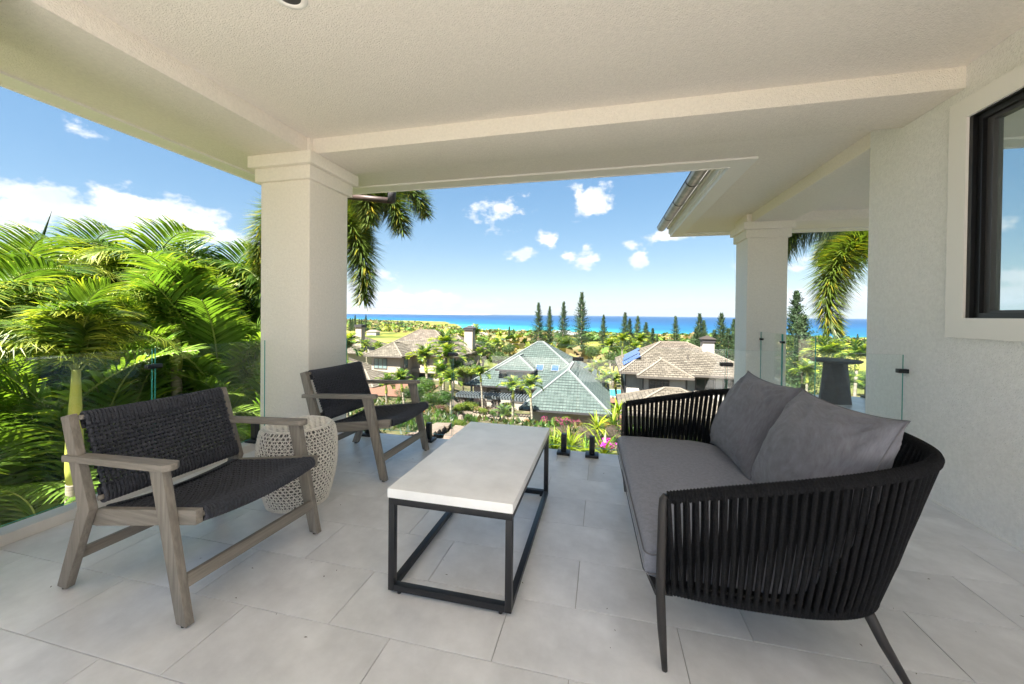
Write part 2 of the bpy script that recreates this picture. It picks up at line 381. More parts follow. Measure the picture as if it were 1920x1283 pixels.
# drip boards round the eaves (a raised flat trim), fascia behind
def eave_trim(par, pts, inner, zt, name='eave_trim'):
    for k in range(len(pts)-1):
        (x0, y0), (x1, y1) = pts[k], pts[k+1]; (a0, b0), (a1, b1) = inner[k], inner[k+1]
        mb = MB(); mb.slab([(x0, y0), (x1, y1), (a1, b1), (a0, b0)] if True else None, zt-.022, zt-.001); mb.build(name, M['trim'], par, bevel=.003)
T = .16*h
o_ = [(E_L, -2.2), (E_L, E_F), (E_R, E_F), (E_R, E_RF), (6.5, E_RF)]
i_ = [(E_L+T, -2.2), (E_L+T, E_F-T), (E_R+T, E_F-T), (E_R+T, E_RF-T), (6.5, E_RF-T)]
for k in range(4):
    (x0, y0), (x1, y1) = o_[k], o_[k+1]; (a0, b0), (a1, b1) = i_[k], i_[k+1]
    mb = MB(); mb.slab([(x0, y0), (a0, b0), (a1, b1), (x1, y1)], ZC-.022, ZC-.001); mb.build('eave_trim', M['trim'], ceiling)
    d = Vector((x1-x0, y1-y0, 0)).normalized(); n = Vector((-d.y, d.x, 0))
    mb = MB(); mb.slab([(x0+n.x*.001, y0+n.y*.001), (x1+n.x*.001, y1+n.y*.001), (x1+n.x*.025, y1+n.y*.025), (x0+n.x*.025, y0+n.y*.025)], ZC+.02, ZC+.24); mb.build('fascia', M['trim'], ceiling)
    mb = MB(); mb.slab([(x0-n.x*.004, y0-n.y*.004), (x1-n.x*.004, y1-n.y*.004), (x1+n.x*.012, y1+n.y*.012), (x0+n.x*.012, y0+n.y*.012)], ZC-.03, ZC+.018); mb.build('drip_edge', M['trim'], ceiling)
def beam(a, b, name='beam'):
    mb = MB(); mb.box(a, b); return mb.build(name, M['stucco'], ceiling, bevel=.006)
beam((-2.13*h, 2.434*h, ZB), (XW+.25, 2.86*h, ZC+.05))          # front
beam((-2.59*h, -2.6, ZB), (-2.135*h, 2.86*h, ZC+.051))          # left
beam((XW+.003, 2.861*h, ZB), (2.215*h, RY0+.002, ZC+.052))           # right wing
beam((XW, RY0+.003, ZB), (6.5, RY1+.02, ZC+.05))                # wing front
# roof above (keeps the sun out; hip slopes)
rf = thing('hip_roof', 'low hipped tile roof over the terrace, above its painted ceiling', 'roof', (0, 0, 0))
mb = MB(); zr = ZC+.25
mb.poly([(E_L, -2.6, zr), (E_L, E_F, zr), (E_L+3.6, E_F-4, zr+1.7), (E_L+3.6, -2.6, zr+1.7)][::-1])
mb.poly([(E_L, E_F, zr), (E_R, E_F, zr), (E_R+3, E_F-4, zr+1.7), (E_L+3.6, E_F-4, zr+1.7)][::-1])
mb.poly([(E_R, E_F, zr), (E_R, E_RF, zr), (E_R+3, E_RF-3, zr+1.7), (E_R+3, E_F-4, zr+1.7)][::-1])
mb.poly([(E_R, E_RF, zr), (6.5, E_RF, zr), (6.5, E_RF-3, zr+1.7), (E_R+3, E_RF-3, zr+1.7)][::-1])
mb.poly([(E_L+3.6, -2.6, zr+1.7), (E_L+3.6, E_F-4, zr+1.7), (E_R+3, E_F-4, zr+1.7), (E_R+3, E_RF-3, zr+1.7), (6.5, E_RF-3, zr+1.7), (6.5, -2.6, zr+1.7)])
mb.build('roof_slope', M['roof_tan'], rf)

def column(x0, x1, y0, y1, label):
    t = thing('column', label, 'column', ((x0+x1)/2, (y0+y1)/2, 0), group='square stucco columns')
    a, b = (x1-x0)/2, (y1-y0)/2
    mb = MB(); mb.box((-a, -b, -.02), (a, b, 1.99*h)); mb.build('shaft', M['stucco'], t, bevel=.018, seg=3)
    for e, z0, z1 in ((.035, 1.985*h, 2.085*h), (.078, 2.085*h+.001, ZB+.0)):
        mb = MB(); mb.box((-a-e, -b-e, z0), (a+e, b+e, z1)); mb.build('capital_band', M['stucco'], t, bevel=.006)
    mb = MB(); mb.box((-a-.02, -b-.02, ZB-.01), (a+.02, b+.02, ZC)); mb.build('capital_block', M['stucco'], t, bevel=.006)
    return t
column(CX0, CX1, CY0, CY1, 'thick square stucco column at the terrace corner beyond the woven stool')
column(RX0, RX1, RY0, RY1, 'square stucco column of the side terrace, behind the sofa pillows')
column(CX0, CX1, .40*h, .84*h, 'square stucco column at the far left, only its capital in the picture corner')

# wall with window
wl = MB(); y0w, y1w, z0w, z1w = 1.15, 2.40*h, .98*h, 2.03*h
wl.box((XW, -4.4, -.02), (XW+.22, y0w, ZC+.01)); wl.box((XW, y1w, -.02), (XW+.22, 3.15*h, ZC+.01))
wl.box((XW, y0w, -.02), (XW+.22, y1w, z0w)); wl.box((XW, y0w, z1w), (XW+.22, y1w, ZC+.01))
bmw = bmesh.new(); mew = wl.mesh('wall', M['stucco_wall']); bmw.from_mesh(mew); bmesh.ops.remove_doubles(bmw, verts=bmw.verts, dist=.0005); bmw.to_mesh(mew); bmw.free()
wall = inst('wall', mew, None, kind='structure')
ew = MB(); ew.box((XW+.221, 3.15*h-.3, -.02), (6.5, 3.15*h-.001, ZC-.001)); ew.build('return_wall', M['stucco_wall'], None, kind='structure')
sk = MB(); sk.box((XW-.008, -2.2, 0), (XW+.001, 3.15*h, .012)); sk.build('sealant_joint', M['trim'], wall)
wn = bpy.data.objects.new('window', None); COL.objects.link(wn); wn.parent = wall; wn.location = (XW, 0, 0)
def ring_yz(name, y0, y1, z0, z1, w, x0, x1, m, par, bev=.004):
    for q in range(4):
        mb = MB()
        P = [[(y0,z0),(y1,z0),(y1-w,z0+w),(y0+w,z0+w)],[(y1,z0),(y1,z1),(y1-w,z1-w),(y1-w,z0+w)],[(y1,z1),(y0,z1),(y0+w,z1-w),(y1-w,z1-w)],[(y0,z1),(y0,z0),(y0+w,z0+w),(y0+w,z1-w)]][q]
        a = [mb.vert((x0, p[0], p[1])) for p in P]; b = [mb.vert((x1, p[0], p[1])) for p in P]
        mb.face(a[::-1]); mb.face(b)
        for k in range(4): mb.face([a[k], a[(k+1)%4], b[(k+1)%4], b[k]])
        bmm = mb.mesh(name, m); bb = bmesh.new(); bb.from_mesh(bmm); bmesh.ops.recalc_face_normals(bb, faces=bb.faces); bb.to_mesh(bmm); bb.free()
        inst(name, bmm, par)
ring_yz('casing', y0w-.12, y1w+.125, z0w-.095, z1w+.105, .13, -.028, .02, M['trim'], wn)
ring_yz('outer_frame', y0w+.005, y1w-.0, z0w+.003, z1w-.003, .03, -.012, .06, M['win_frame'], wn)
ring_yz('outer_frame', y0w+.035, y1w-.03, z0w+.033, z1w-.033, .035, .012, .07, M['win_frame'], wn)
ring_yz('sash', y0w+.07, y1w-.065, z0w+.045, z1w-.05, .04, .035, .075, M['win_sash'], wn)
pane_m = bpy.data.materials.new('window_pane'); pane_m.use_nodes = True
pb = pane_m.node_tree.nodes['Principled BSDF']; pb.inputs['Base Color'].default_value = (.02, .035, .035, 1); pb.inputs['Roughness'].default_value = .01
pb.inputs['Base Color'].default_value = (.60, .70, .70, 1); pb.inputs['Metallic'].default_value = .9; pb.inputs['Roughness'].default_value = .015
mb = MB(); mb.box((.06, y0w+.08, z0w+.05), (.066, y1w-.08, z1w-.06)); mb.build('pane', pane_m, wn)

# glass railing
def glass_panel(t, p, q, z0, z1, th=.012):
    p, q = Vector((*p, 0)), Vector((*q, 0)); d = (q-p).normalized(); n = Vector((-d.y, d.x, 0))*th/2
    mb = MB()
    c = [p-n, q-n, q+n, p+n]
    lo = [mb.vert((a.x, a.y, z0)) for a in c]; hi = [mb.vert((a.x, a.y, z1)) for a in c]
    mb.mi = 0; mb.face([lo[0], lo[1], hi[1], hi[0]]); mb.face([lo[2], lo[3], hi[3], hi[2]])
    mb.mi = 1; mb.face([lo[1], lo[2], hi[2], hi[1]]); mb.face([lo[3], lo[0], hi[0], hi[3]]); mb.face(hi); mb.face(lo[::-1])
    mb.build('glass_panel', [M['glass'], M['glass_edge']], t)
def clip(t, p, ang, ln=.10):
    mb = MB(); mb.box((-ln/2, -.02, -.016), (ln/2, .02, .016)); mb.build('clip', M['black_metal'], t, bevel=.004, loc=p, rot=(0, 0, ang))
def spigot(t, x, y, z, ang=0):
    mb = MB(); mb.box((-.06, -.06, 0), (.06, .06, .024)); o = mb.build('base_plate', M['black_metal'], t, bevel=.003, loc=(x, y, z), rot=(0, 0, ang))
    mb = MB(); mb.box((-.025, -.027, .024), (.025, .027, .185)); mb.build('spigot', M['black_metal'], t, bevel=.006, loc=(x, y, z), rot=(0, 0, ang))
gt = 1.02; YG = 3.615
rail = thing('glass_railing', 'frameless glass railing along the sea side of the terrace, behind the coffee table', 'railing', (0, YG, 0), group='frameless glass railings')
js = [-2.70, -1.466, -.222, 1.03, XW-.02]
for k in range(4): glass_panel(rail, (js[k]+.008, 0), (js[k+1]-.008, 0), .075, gt)
for k in (1, 2, 3): clip(rail, (js[k], -.0, .893), 0)
clip(rail, (XW-.02, 0, .893), 0, .09)
for x in (-2.42, -1.72, -1.19, -.345, -.085, .75, 1.18, 2.1): spigot(rail, x, 0, 0)
XG = -3.245
railL = thing('glass_railing', 'frameless glass railing on the low kerb in front of the palms', 'railing', (XG, 0, .062), group='frameless glass railings')
jl = [-1.8, -.55, .75, 2.155, CY0-.02]
for k in range(4): glass_panel(railL, (0, jl[k]+.01), (0, jl[k+1]-.01), .03, gt-.062)
for k in (1, 2, 3): clip(railL, (0, jl[k], .825), R(90))
p = on_z(463, 826, .062); yl = p.y
for y in (-1.2, -.1, 1.30, 1.26-.9, yl): spigot(railL, 0.02, y, 0, R(90)) if abs(y-1.26+.9) > .01 else None
spigot(railL, .02, 2.45, 0, R(90))
railR = thing('glass_railing', 'glass railing panels at the open side of the side terrace, behind the pillows', 'railing', (2.475, 0, 0), group='frameless glass railings')
glass_panel(railR, (0, 5.30), (0, 6.16), .07, 1.066); glass_panel(railR, (0, 6.19), (0, RY0-.01), .07, 1.066)
clip(railR, (0, 6.175, .95), R(90), .09); clip(railR, (0, RY0-.03, .95), R(90), .07)
railF = thing('glass_railing', 'far glass railing of the side terrace beyond the round table', 'railing', (0, 7.45, 0), group='frameless glass railings')
for a, b in ((2.95, 4.30), (4.33, 5.7), (5.73, 7.1)): glass_panel(railF, (a, 0), (b, 0), .07, 1.02)
for x in (4.315, 5.715): clip(railF, (x, 0, .893), 0)
for x in (3.3, 4.22, 4.6, 5.5): spigot(railF, x, 0, 0)

# gutter on the wing eave
gut = thing('roof_gutter', 'half-round weathered metal gutter with black straps under the side eave', 'gutter', (E_R-.17, 0, ZC+.20))
def halfround(r, y0, y1, th=.004, n=10):
    mb = MB()
    for rr in (r, r-th):
        pass
    A = [(r*math.cos(math.pi+math.pi*k/n), r*math.sin(math.pi+math.pi*k/n)) for k in range(n+1)]
    B = [((r-th)*math.cos(math.pi+math.pi*k/n), (r-th)*math.sin(math.pi+math.pi*k/n)) for k in range(n+1)][::-1]
    P = A+B
    a = [mb.vert((x, y0, z)) for x, z in P]; b = [mb.vert((x, y1, z)) for x, z in P]; m = len(P)
    for k in range(m): mb.face([a[(k+1)%m], a[k], b[k], b[(k+1)%m]])
    mb.face(a); mb.face(b[::-1]); return mb
for k in range(4):
    y0 = E_F+.06+k*(E_RF-E_F+.04)/4; halfround(.088, y0, y0+(E_RF-E_F+.04)/4-.003).build('gutter_section', M['zinc'], gut, smooth=False)
    halfround(.093, y0-.008, y0+.008, .009).build('strap', M['dark_trim'], gut)
mb = MB(); mb.tube([(-.088, E_F+.06, 0), (-.088, E_RF+.08, 0)], .008, 6); mb.build('rolled_rim', M['copper_dark'], gut)
A = [(0, 0)]+[(.088*math.cos(math.pi+math.pi*k/10), .088*math.sin(math.pi+math.pi*k/10)) for k in range(11)]
mb = MB(); mb.prism([(x, z) for x, z in A], E_RF+.10, E_RF+.104); mb.build('end_cap', M['zinc'], gut)
mb = MB(); mb.box((.125, E_F+.03, -.165), (.1685, E_RF, -.075)); mb.build('fascia_moulding', M['trim'], gut)
mb = MB(); mb.box((.095, E_F+.03, -.068), (.1685, E_RF, .05)); mb.build('fascia_moulding', M['trim'], gut)
p = on_y(664, 369, 5.2); q = on_y(736, 377, 5.2)
dp = thing('drain_pipe', 'short dark copper drain pipe poking out under the eave beside the big column', 'pipe', p)
mb = MB(); mb.tube([(-.25, 0, .03), Vector(q)-Vector(p)], .045, 10); mb.build('pipe', M['copper_dark'], dp, smooth=True)
mb = MB(); mb.tube([Vector(q)-Vector(p)+Vector((-.02, 0, -.02)), Vector(q)-Vector(p)+Vector((.0, 0, .22))], .06, 10); mb.build('elbow', M['dark_trim'], dp, smooth=True)
# ceiling can light
p = on_z(541, -8, ZC)
can = thing('ceiling_light', 'round white recessed light in the terrace ceiling at the top edge', 'ceiling light', (p.x, p.y, ZC))
mb = MB(); mb.lathe([(.058, -.001), (.060, -.006), (.088, -.006), (.092, 0)], 32, cap=False); mb.build('trim_ring', M['trim'], can, smooth=True)
mb = MB(); mb.lathe([(.001, -.0015), (.059, -.0015)], 32, cap=False); mb.build('lens', M['win_sash'], can)

# ------------------------------------------------------------------ lounge chairs
def weave(mb, P, nu, nv, rw, amp, u0=0, u1=1, dbl=False):
    """P(u,v)->(point, normal); warp along v (nu ropes), weft along u (nv ropes)"""
    for i in range(nu):
        u = (i+.5)/nu; pts = []
        for k in range(nv*2+1):
            v = k/(nv*2); ph = math.cos(math.pi*(v*nv+.5+i)) if 0 < k < nv*2 else 0
            p, n = P(u, v); pts.append(p+n*amp*math.sin(math.pi*(v*nv+i)))
        mb.tube(pts, rw, 5, cap=False)
    for j in range(nv):
        v = (j+.5)/nv; pts = []
        for k in range(nu*2+1):
            u = k/(nu*2); p, n = P(u, v); pts.append(p-n*amp*1.1*math.sin(math.pi*(u*nu+j)))
        mb.tube(pts, rw*1.15, 5, cap=False)
def make_chair(label):
    # local frame: x forward, y across (near side first), z up; origin at the near front foot
    t = thing('lounge_chair', label, 'armchair', group='grey wood lounge chairs with black woven rope')
    Wd, th = .735, .034
    rear = [(-.828, 0), (-.766, 0), (-.628, .328), (-.594, .40), (-.747, .818), (-.800, .802), (-.676, .389)]
    rear = [(-.828, .012), (-.766, .008), (-.635, .325), (-.600, .40), (-.749, .818), (-.802, .803), (-.682, .395)]
    for y in (0, Wd-th):
        mb = MB(); mb.prism([(-.058, .012), (0, .008), (-.140, .632), (-.218, .628)], y, y+th); mb.build('front_leg', M['wood_z'], t, bevel=.004)
        mb = MB(); mb.prism(rear, y, y+th); mb.build('rear_leg', M['wood_z'], t, bevel=.004)
        yi = y+th-.004 if y == 0 else y-.028+.004
        yi0 = y+th+.001 if y == 0 else y-.031
        # side rail sits inside the legs
        mb = MB(); mb.prism([(-.665, .308), (-.62, .308), (.002, .412), (.002, .474), (-.625, .386)], yi0, yi0+.030); mb.build('seat_rail', M['wood_x'], t, bevel=.004)
        # arm
        ya, yb = (y-.014, y+th+.022) if y == 0 else (y-.022, y+th+.014)
        c = .022
        out = [(-.775, ya+.004), (-.10-c, ya), (-.10, ya+c), (-.10, yb-c), (-.10-c, yb), (-.775, yb-.012)]
        mb = MB(); lo = [mb.vert((x, yy, .602+(x+.775)*.048)) for x, yy in out]; hi = [mb.vert((x, yy, .632+(x+.775)*.048)) for x, yy in out]
        mb.face(lo[::-1]); mb.face(hi)
        for k in range(6): mb.face([lo[k], lo[(k+1)%6], hi[(k+1)%6], hi[k]])
        mb.build('arm', M['wood_x'], t, bevel=.005)
        for xf in (-.032, -.797):
            mb = MB(); mb.lathe([(.013, 0), (.013, .014)], 10, (xf, y+th/2)); mb.build('glide', M['black_metal'], t)
    mb = MB(); mb.box((-.062, th, .145), (-.038, Wd-th, .20)); mb.build('stretcher', M['wood_y'], t, bevel=.004)
    mb = MB(); mb.box((-.765, th, .13), (-.742, Wd-th, .178)); mb.build('stretcher', M['wood_y'], t, bevel=.004)
    A, B = Vector((-.603, 0, .44)), Vector((-.742, 0, .797))
        # woven back: rope sheet between the rails, hollowed a little
    y0, y1 = th+.012, Wd-th-.012
    ax = (B-A).normalized(); nn = Vector((ax.z, 0, -ax.x))
    def PB(u, v):
        d = -.028*(1-(2*u-1)**2)
        return A+(B-A)*v+Vector((0, y0+(y1-y0)*u, 0))+nn*(d+.012), nn
    for e in (0, 1): mb = MB(); mb.tube([(A.lerp(B, e).x, th, A.lerp(B, e).z)]+[PB(q/12, e)[0]-nn*.012 for q in range(13)]+[(A.lerp(B, e).x, Wd-th, A.lerp(B, e).z)], .0125, 8); mb.build('back_rail', M['wood_y'], t, smooth=True)
    mb = MB(); weave(mb, PB, 30, 18, .0083, .0072)
    for i in range(40):                              # loops over the top and bottom rails
        u = (i+.5)/40
        for e, s in ((0, -1), (1, 1)):
            p0, n0 = PB(u, e); c0 = p0-n0*.012
            pts = [c0+(n0*math.cos(a)+ax*s*math.sin(a))*.021 for a in [math.pi*q/6 for q in range(7)]]
            pts = [p0-ax*s*.045+n0*.010]+pts+[c0-n0*.02-ax*s*.05]
            mb.tube(pts, .0082, 6, cap=False)
    mb.build('woven_back', M['rope'], t, smooth=True, kind='stuff')
    # woven seat
    F, G = Vector((-.014, 0, .446)), Vector((-.600, 0, .366)); sx = (F-G).normalized(); sn = Vector((-sx.z, 0, sx.x))
    y0s, y1s = th+.034, Wd-th-.034
    def PS(u, v):
        d = -.045*(1-(2*u-1)**2)*(1-.6*abs(2*v-1)**2)
        return G+(F-G)*v+Vector((0, y0s+(y1s-y0s)*u, 0))+sn*(.013+d), sn
    for e in (0, 1): mb = MB(); mb.tube([PS(q/12, e)[0]-sn*(.016+.006*(1-(q/6-1)**2)) for q in range(13)], .013, 8); mb.build('seat_bar', M['wood_y'], t, smooth=True)
    mb = MB(); weave(mb, PS, 30, 26, .0084, .0066)
    for i in range(40):
        u = (i+.5)/40; sg = 1-(2*u-1)**2
        for e, s in ((0, -1), (1, 1)):
            p0, n0 = PS(u, e); c0 = p0-n0*.016-sn*.006*sg
            pts = [c0+(n0*math.cos(a)+sx*s*math.sin(a))*.025 for a in [math.pi*q/7 for q in range(8)]]
            pts = [p0-sx*s*.05+n0*.009]+pts+[c0-n0*.025-sx*s*.05]
            mb.tube(pts, .0088, 6, cap=False)
    mb.build('woven_seat', M['rope'], t, smooth=True, kind='stuff')
    return t
ch1 = make_chair('nearer grey wood lounge chair with black rope weave, left of the stool')
ch1.location = (-1.635, 1.203, 0); ch1.rotation_euler = (0, 0, R(-2.6))
ch2 = copy_tree(ch1); ch2['label'] = 'farther grey wood lounge chair with black rope weave, between stool and glass'
ch2.location = (-1.604, 2.633, 0); ch2.rotation_euler = (0, 0, R(-.8))

# ------------------------------------------------------------------ woven stool
st = thing('woven_stool', 'round pale wicker drum stool between the two lounge chairs', 'stool', (-2.04, 2.235, 0))
ZS = .53
def prof(z):
    u = z/ZS; return .176+(.247-.176)*math.sin(math.pi*min(1, u*1.02)**.82*.62+.0)**1.0 if u < .6 else .176+(.247-.176)*math.sin(math.pi*.62*(u*1.02)**.82)
def rad(z):
    u = z/ZS
    r = .178+.070*math.sin(math.pi*(.05+.72*u))
    if u > .93: r -= .022*((u-.93)/.07)**2
    return r
core = [(.165, .006)]+[(rad(ZS*k/16)-.012, ZS*k/16) for k in range(0, 13)]+[(rad(ZS*.86)-.02, ZS*.88), (.01, ZS*.88)]
mb = MB(); mb.lathe(core, 48); mb.build('dark_inside', M['wicker_shade'], st, smooth=True)  # dark drum added for the shade seen through the weave
mb = MB()
nz_ = 26
for s in (-1, 1):
    for i in range(44):
        pts = []
        for k in range(31):
            z = .008+(ZS-.012)*k/30; a = 2*math.pi*i/44+s*z*3.2; r = rad(z)+.001*s
            pts.append((r*math.cos(a), r*math.sin(a), z))
        mb.tube(pts, .0026, 4, cap=False)
for k in range(27):
    z = .008+(ZS-.014)*k/26; r = rad(z)+.002
    mb.tube([(r*math.cos(2*math.pi*j/64), r*math.sin(2*math.pi*j/64), z) for j in range(65)], .0027, 4, cap=False)
for i in range(66):
    a = 2*math.pi*i/66; pts = [((rad(z)+.0005)*math.cos(a), (rad(z)+.0005)*math.sin(a), z) for z in [.008+(ZS-.012)*k/20 for k in range(21)]]
    mb.tube(pts, .0022, 4, cap=False)
mb.build('wicker_side', M['wicker'], st, smooth=True, kind='stuff')
mb = MB(); rT = rad(ZS)-.004
for ang in (15, 75):
    c, s = math.cos(R(ang)), math.sin(R(ang))
    for k in range(-9, 10):
        o = k*.033
        if abs(o) >= rT: continue
        e = math.sqrt(rT*rT-o*o)
        mb.tube([(c*q-s*o, s*q+c*o, ZS-.003+.006*math.cos(q/.247*1.5)) for q in [-e+2*e*w/8 for w in range(9)]], .0040, 4, cap=False)
mb.tube([(rT*math.cos(2*math.pi*j/48), rT*math.sin(2*math.pi*j/48), ZS-.002) for j in range(49)], .007, 6, cap=False)
mb.tube([(.178*math.cos(2*math.pi*j/48), .178*math.sin(2*math.pi*j/48), .009) for j in range(49)], .008, 6, cap=False)
mb.build('wicker_top', M['wicker'], st, smooth=True, kind='stuff')

# ------------------------------------------------------------------ coffee table
tb = thing('coffee_table', 'low rectangular table with pale concrete-look top on a black metal frame', 'coffee table', (-.663, 2.165, 0))
a, b = .299, .576
mb = MB(); mb.box((-a, -b, .447), (a, b, .490)); mb.build('table_top', M['concrete'], tb, bevel=.0035)
f = .022
for x0, x1, y0, y1, z0, z1, nm in [(-a+.004, a-.004, -b+.004, -b+.004+f*1.2, .415, .4465, 'top_rail'), (-a+.004, a-.004, b-.004-f*1.2, b-.004, .415, .4465, 'top_rail'),
        (-a+.004, -a+.004+f*1.2, -b+.004+f*1.2, b-.004-f*1.2, .415, .4465, 'top_rail'), (a-.004-f*1.2, a-.004, -b+.004+f*1.2, b-.004-f*1.2, .415, .4465, 'top_rail'),
        (-a+.034, a-.034, -b+.004, -b+.034, .014, .044, 'bottom_rail'), (-a+.034, a-.034, b-.034, b-.004, .014, .044, 'bottom_rail'),
        (-a+.004, -a+.034, -b+.034, b-.034, .014, .044, 'bottom_rail'), (a-.034, a-.004, -b+.034, b-.034, .014, .044, 'bottom_rail'),
        (-a+.004, -a+.034, -b+.004, -b+.034, .014, .415, 'leg'), (a-.034, a-.004, -b+.004, -b+.034, .014, .415, 'leg'),
        (-a+.004, -a+.034, b-.034, b-.004, .014, .415, 'leg'), (a-.034, a-.004, b-.034, b-.004, .014, .415, 'leg')]:
    mb = MB(); mb.box((x0, y0, z0), (x1, y1, z1)); mb.build(nm, M['black_metal'], tb, bevel=.0025)
for x in (-a+.055, a-.055):
    for y in (-b+.02, b-.02): mb = MB(); mb.lathe([(.010, 0), (.010, .014)], 10, (x, y)); mb.build('glide', M['black_metal'], tb)

# ------------------------------------------------------------------ sofa
sf = thing('sofa', 'two-seat outdoor sofa with black rope shell and grey cushion', 'sofa', (.188, 2.21, 0), R(2.3))
def smooth_path(pts, n):
    out = []
    P = [Vector(p) for p in pts]; P = [P[0]*2-P[1]]+P+[P[-1]*2-P[-2]]
    for i in range(1, len(P)-2):
        for k in range(n):
            t_ = k/n; a_, b_, c_, d_ = P[i-1], P[i], P[i+1], P[i+2]
            out.append(.5*((2*b_)+(-a_+c_)*t_+(2*a_-5*b_+4*c_-d_)*t_*t_+(-a_+3*b_-3*c_+d_)*t_**3))
    out.append(P[-2]); return out
HL = .745
half_top = [(.0, -HL, .645), (.2, -HL-.004, .686), (.42, -HL-.006, .728), (.62, -HL+.005, .765), (.80, -HL+.055, .79), (.93, -HL+.15, .80), (1.0, -HL+.29, .805), (1.03, -.22, .808)]
half_bot = [(.02, -HL+.01, .315), (.18, -HL+.012, .30), (.36, -HL+.02, .29), (.52, -HL+.035, .285), (.66, -HL+.075, .285), (.75, -HL+.15, .285), (.79, -HL+.28, .285), (.80, -.22, .285)]
full = lambda hf: smooth_path(hf+[(hf[-1][0]+.003, 0, hf[-1][2]+.002)]+[(x, -y, z) for x, y, z in hf[::-1]], 12)
top, bot = full(half_top), full(half_bot)
def resample(path, n):
    L = [0]
    for k in range(1, len(path)): L.append(L[-1]+(path[k]-path[k-1]).length)
    out = []; j = 0
    for i in range(n+1):
        s = L[-1]*i/n
        while j < len(L)-2 and L[j+1] < s: j += 1
        t_ = (s-L[j])/max(1e-9, L[j+1]-L[j]); out.append(path[j].lerp(path[j+1], t_))
    return out
NR = 102
tp, bt = resample(top, NR*2), resample(bot, NR*2)
for k in range(1, NR*2, 2):
    T0 = tp[k]; 
    tg = (tp[k+1]-tp[k-1]).normalized(); nrm = Vector((tg.y, -tg.x, 0)).normalized()
    for s in (-1, 1):
        kk = min(max(k+s*.55, 0), NR*2); k0 = int(kk); fr_ = kk-k0
        B0 = bt[k0].lerp(bt[min(k0+1, NR*2)], fr_)
        o = nrm*(.013*s)
        a_ = T0+o+tg*.001*s; b_ = B0+nrm*(.012*s)
        mid1 = a_.lerp(b_, .33)+nrm*(.010-.004*s); mid2 = a_.lerp(b_, .70)+nrm*.008
        mb = MB(); mb.tube([a_+Vector((0, 0, .004)), mid1, mid2, b_], .0080, 6, cap=False); mb.build('rope', M['sofa_rope'], sf, smooth=True)
def ridged(path, r, per, amp):
    mb = MB(); L = sum((path[k]-path[k-1]).length for k in range(1, len(path))); n = int(L/per*4)
    pts = resample(path, n); mb.tube(pts, [r+amp*math.sin(math.pi*.5*k) for k in range(n+1)], 10); return mb
ridged([p_.copy() for p_ in top[1:-1]], .0215, .0115, .0022).build('wrapped_rail', M['sofa_rope'], sf, smooth=True, kind='stuff')
ridged([p_.copy() for p_ in bot], .0185, .0115, .0022).build('wrapped_rail', M['sofa_rope'], sf, smooth=True, kind='stuff')
for s in (-1, 1):
    mb = MB(); mb.tube([(.012, s*(HL-.0), .655), (.003, s*HL, .640), (.0, s*HL, .60), (-.004, s*(HL-.004), .30), (.005, s*(HL-.012), .16), (.018, s*(HL-.02), .006)], [.014, .0165, .0165, .0165, .0155, .010], 14)
    mb.build('front_leg', M['sofa_metal'], sf, smooth=True)
    mb = MB(); mb.tube([(.70, s*(HL-.12), .29), (.76, s*(HL-.11), .16), (.845, s*(HL-.10), .004)], [.019, .017, .011], 12); mb.build('rear_leg', M['sofa_metal'], sf, smooth=True)
mb = MB()
mb.obox((.03, -HL+.03, .286), (.03, HL-.03, .286), .03, .025); mb.obox((.74, -HL+.2, .286), (.74, HL-.2, .286), .03, .025)
mb.box((.035, -HL+.06, .272), (.60, HL-.06, .297)); mb.box((.60, -HL+.2, .272), (.70, HL-.2, .297))
mb.build('seat_frame', M['sofa_metal'], sf)
mb = MB(); mb.obox((-.008, -HL+.02, .285), (-.03, -HL+.09, .315), .02, .02); mb.build('corner_brace', M['sofa_metal'], sf)
mb = MB(); mb.obox((-.008, HL-.02, .285), (-.03, HL-.09, .315), .02, .02); mb.build('corner_brace', M['sofa_metal'], sf)
def cushion_mesh(hx, hy, z0, z1, crown, nx=40, ny=60):
    mb = MB()
    def P(u, v, s):
        r = .055
        x = hx*u; y = hy*v
        ex, ey = hx-abs(x), hy-abs(y)
        edge = lambda e: math.sqrt(max(0, 1-(1-min(e, r)/r)**2))
        th_ = edge(ex)*edge(ey)
        zc = (z0+z1)/2; hh = (z1-z0)/2
        w = .004*noise.noise(Vector((x*5, y*5, s)))+.0025*noise.noise(Vector((x*14, y*14, s+3)))
        z = zc+s*(hh*(.45+.55*th_)+(crown*(1-u*u)*(1-v*v) if s > 0 else 0))*1.0+w*s
        k = 1-.012*(1-th_)
        if u > 0: y *= 1-.24*u**3
        if abs(v) > .6 and u > 0: x *= 1-.30*((abs(v)-.6)/.4)**2
        return (x*k, y*k, z)
    g = {}
    for s in (-1, 1):
        for i in range(nx+1):
            for j in range(ny+1):
                u = math.sin((i/nx-.5)*math.pi)*.35+(2*i/nx-1)*.65; v = math.sin((j/ny-.5)*math.pi)*.2+(2*j/ny-1)*.8
                g[s, i, j] = mb.vert(P(u, v, s))
        for i in range(nx):
            for j in range(ny):
                q = [g[s, i, j], g[s, i+1, j], g[s, i+1, j+1], g[s, i, j+1]]; mb.face(q if s > 0 else q[::-1])
    for i in range(nx):
        mb.face([g[-1, i, 0], g[-1, i+1, 0], g[1, i+1, 0], g[1, i, 0]]); mb.face([g[-1, i+1, ny], g[-1, i, ny], g[1, i, ny], g[1, i+1, ny]])
    for j in range(ny):
        mb.face([g[-1, 0, j+1], g[-1, 0, j], g[1, 0, j], g[1, 0, j+1]]); mb.face([g[-1, nx, j], g[-1, nx, j+1], g[1, nx, j+1], g[1, nx, j]])
    return mb
cu = cushion_mesh(.39, HL-.045, .302, .437, .012).build('seat_cushion', M['fabric'], sf, smooth=True, loc=(.335, 0, 0))
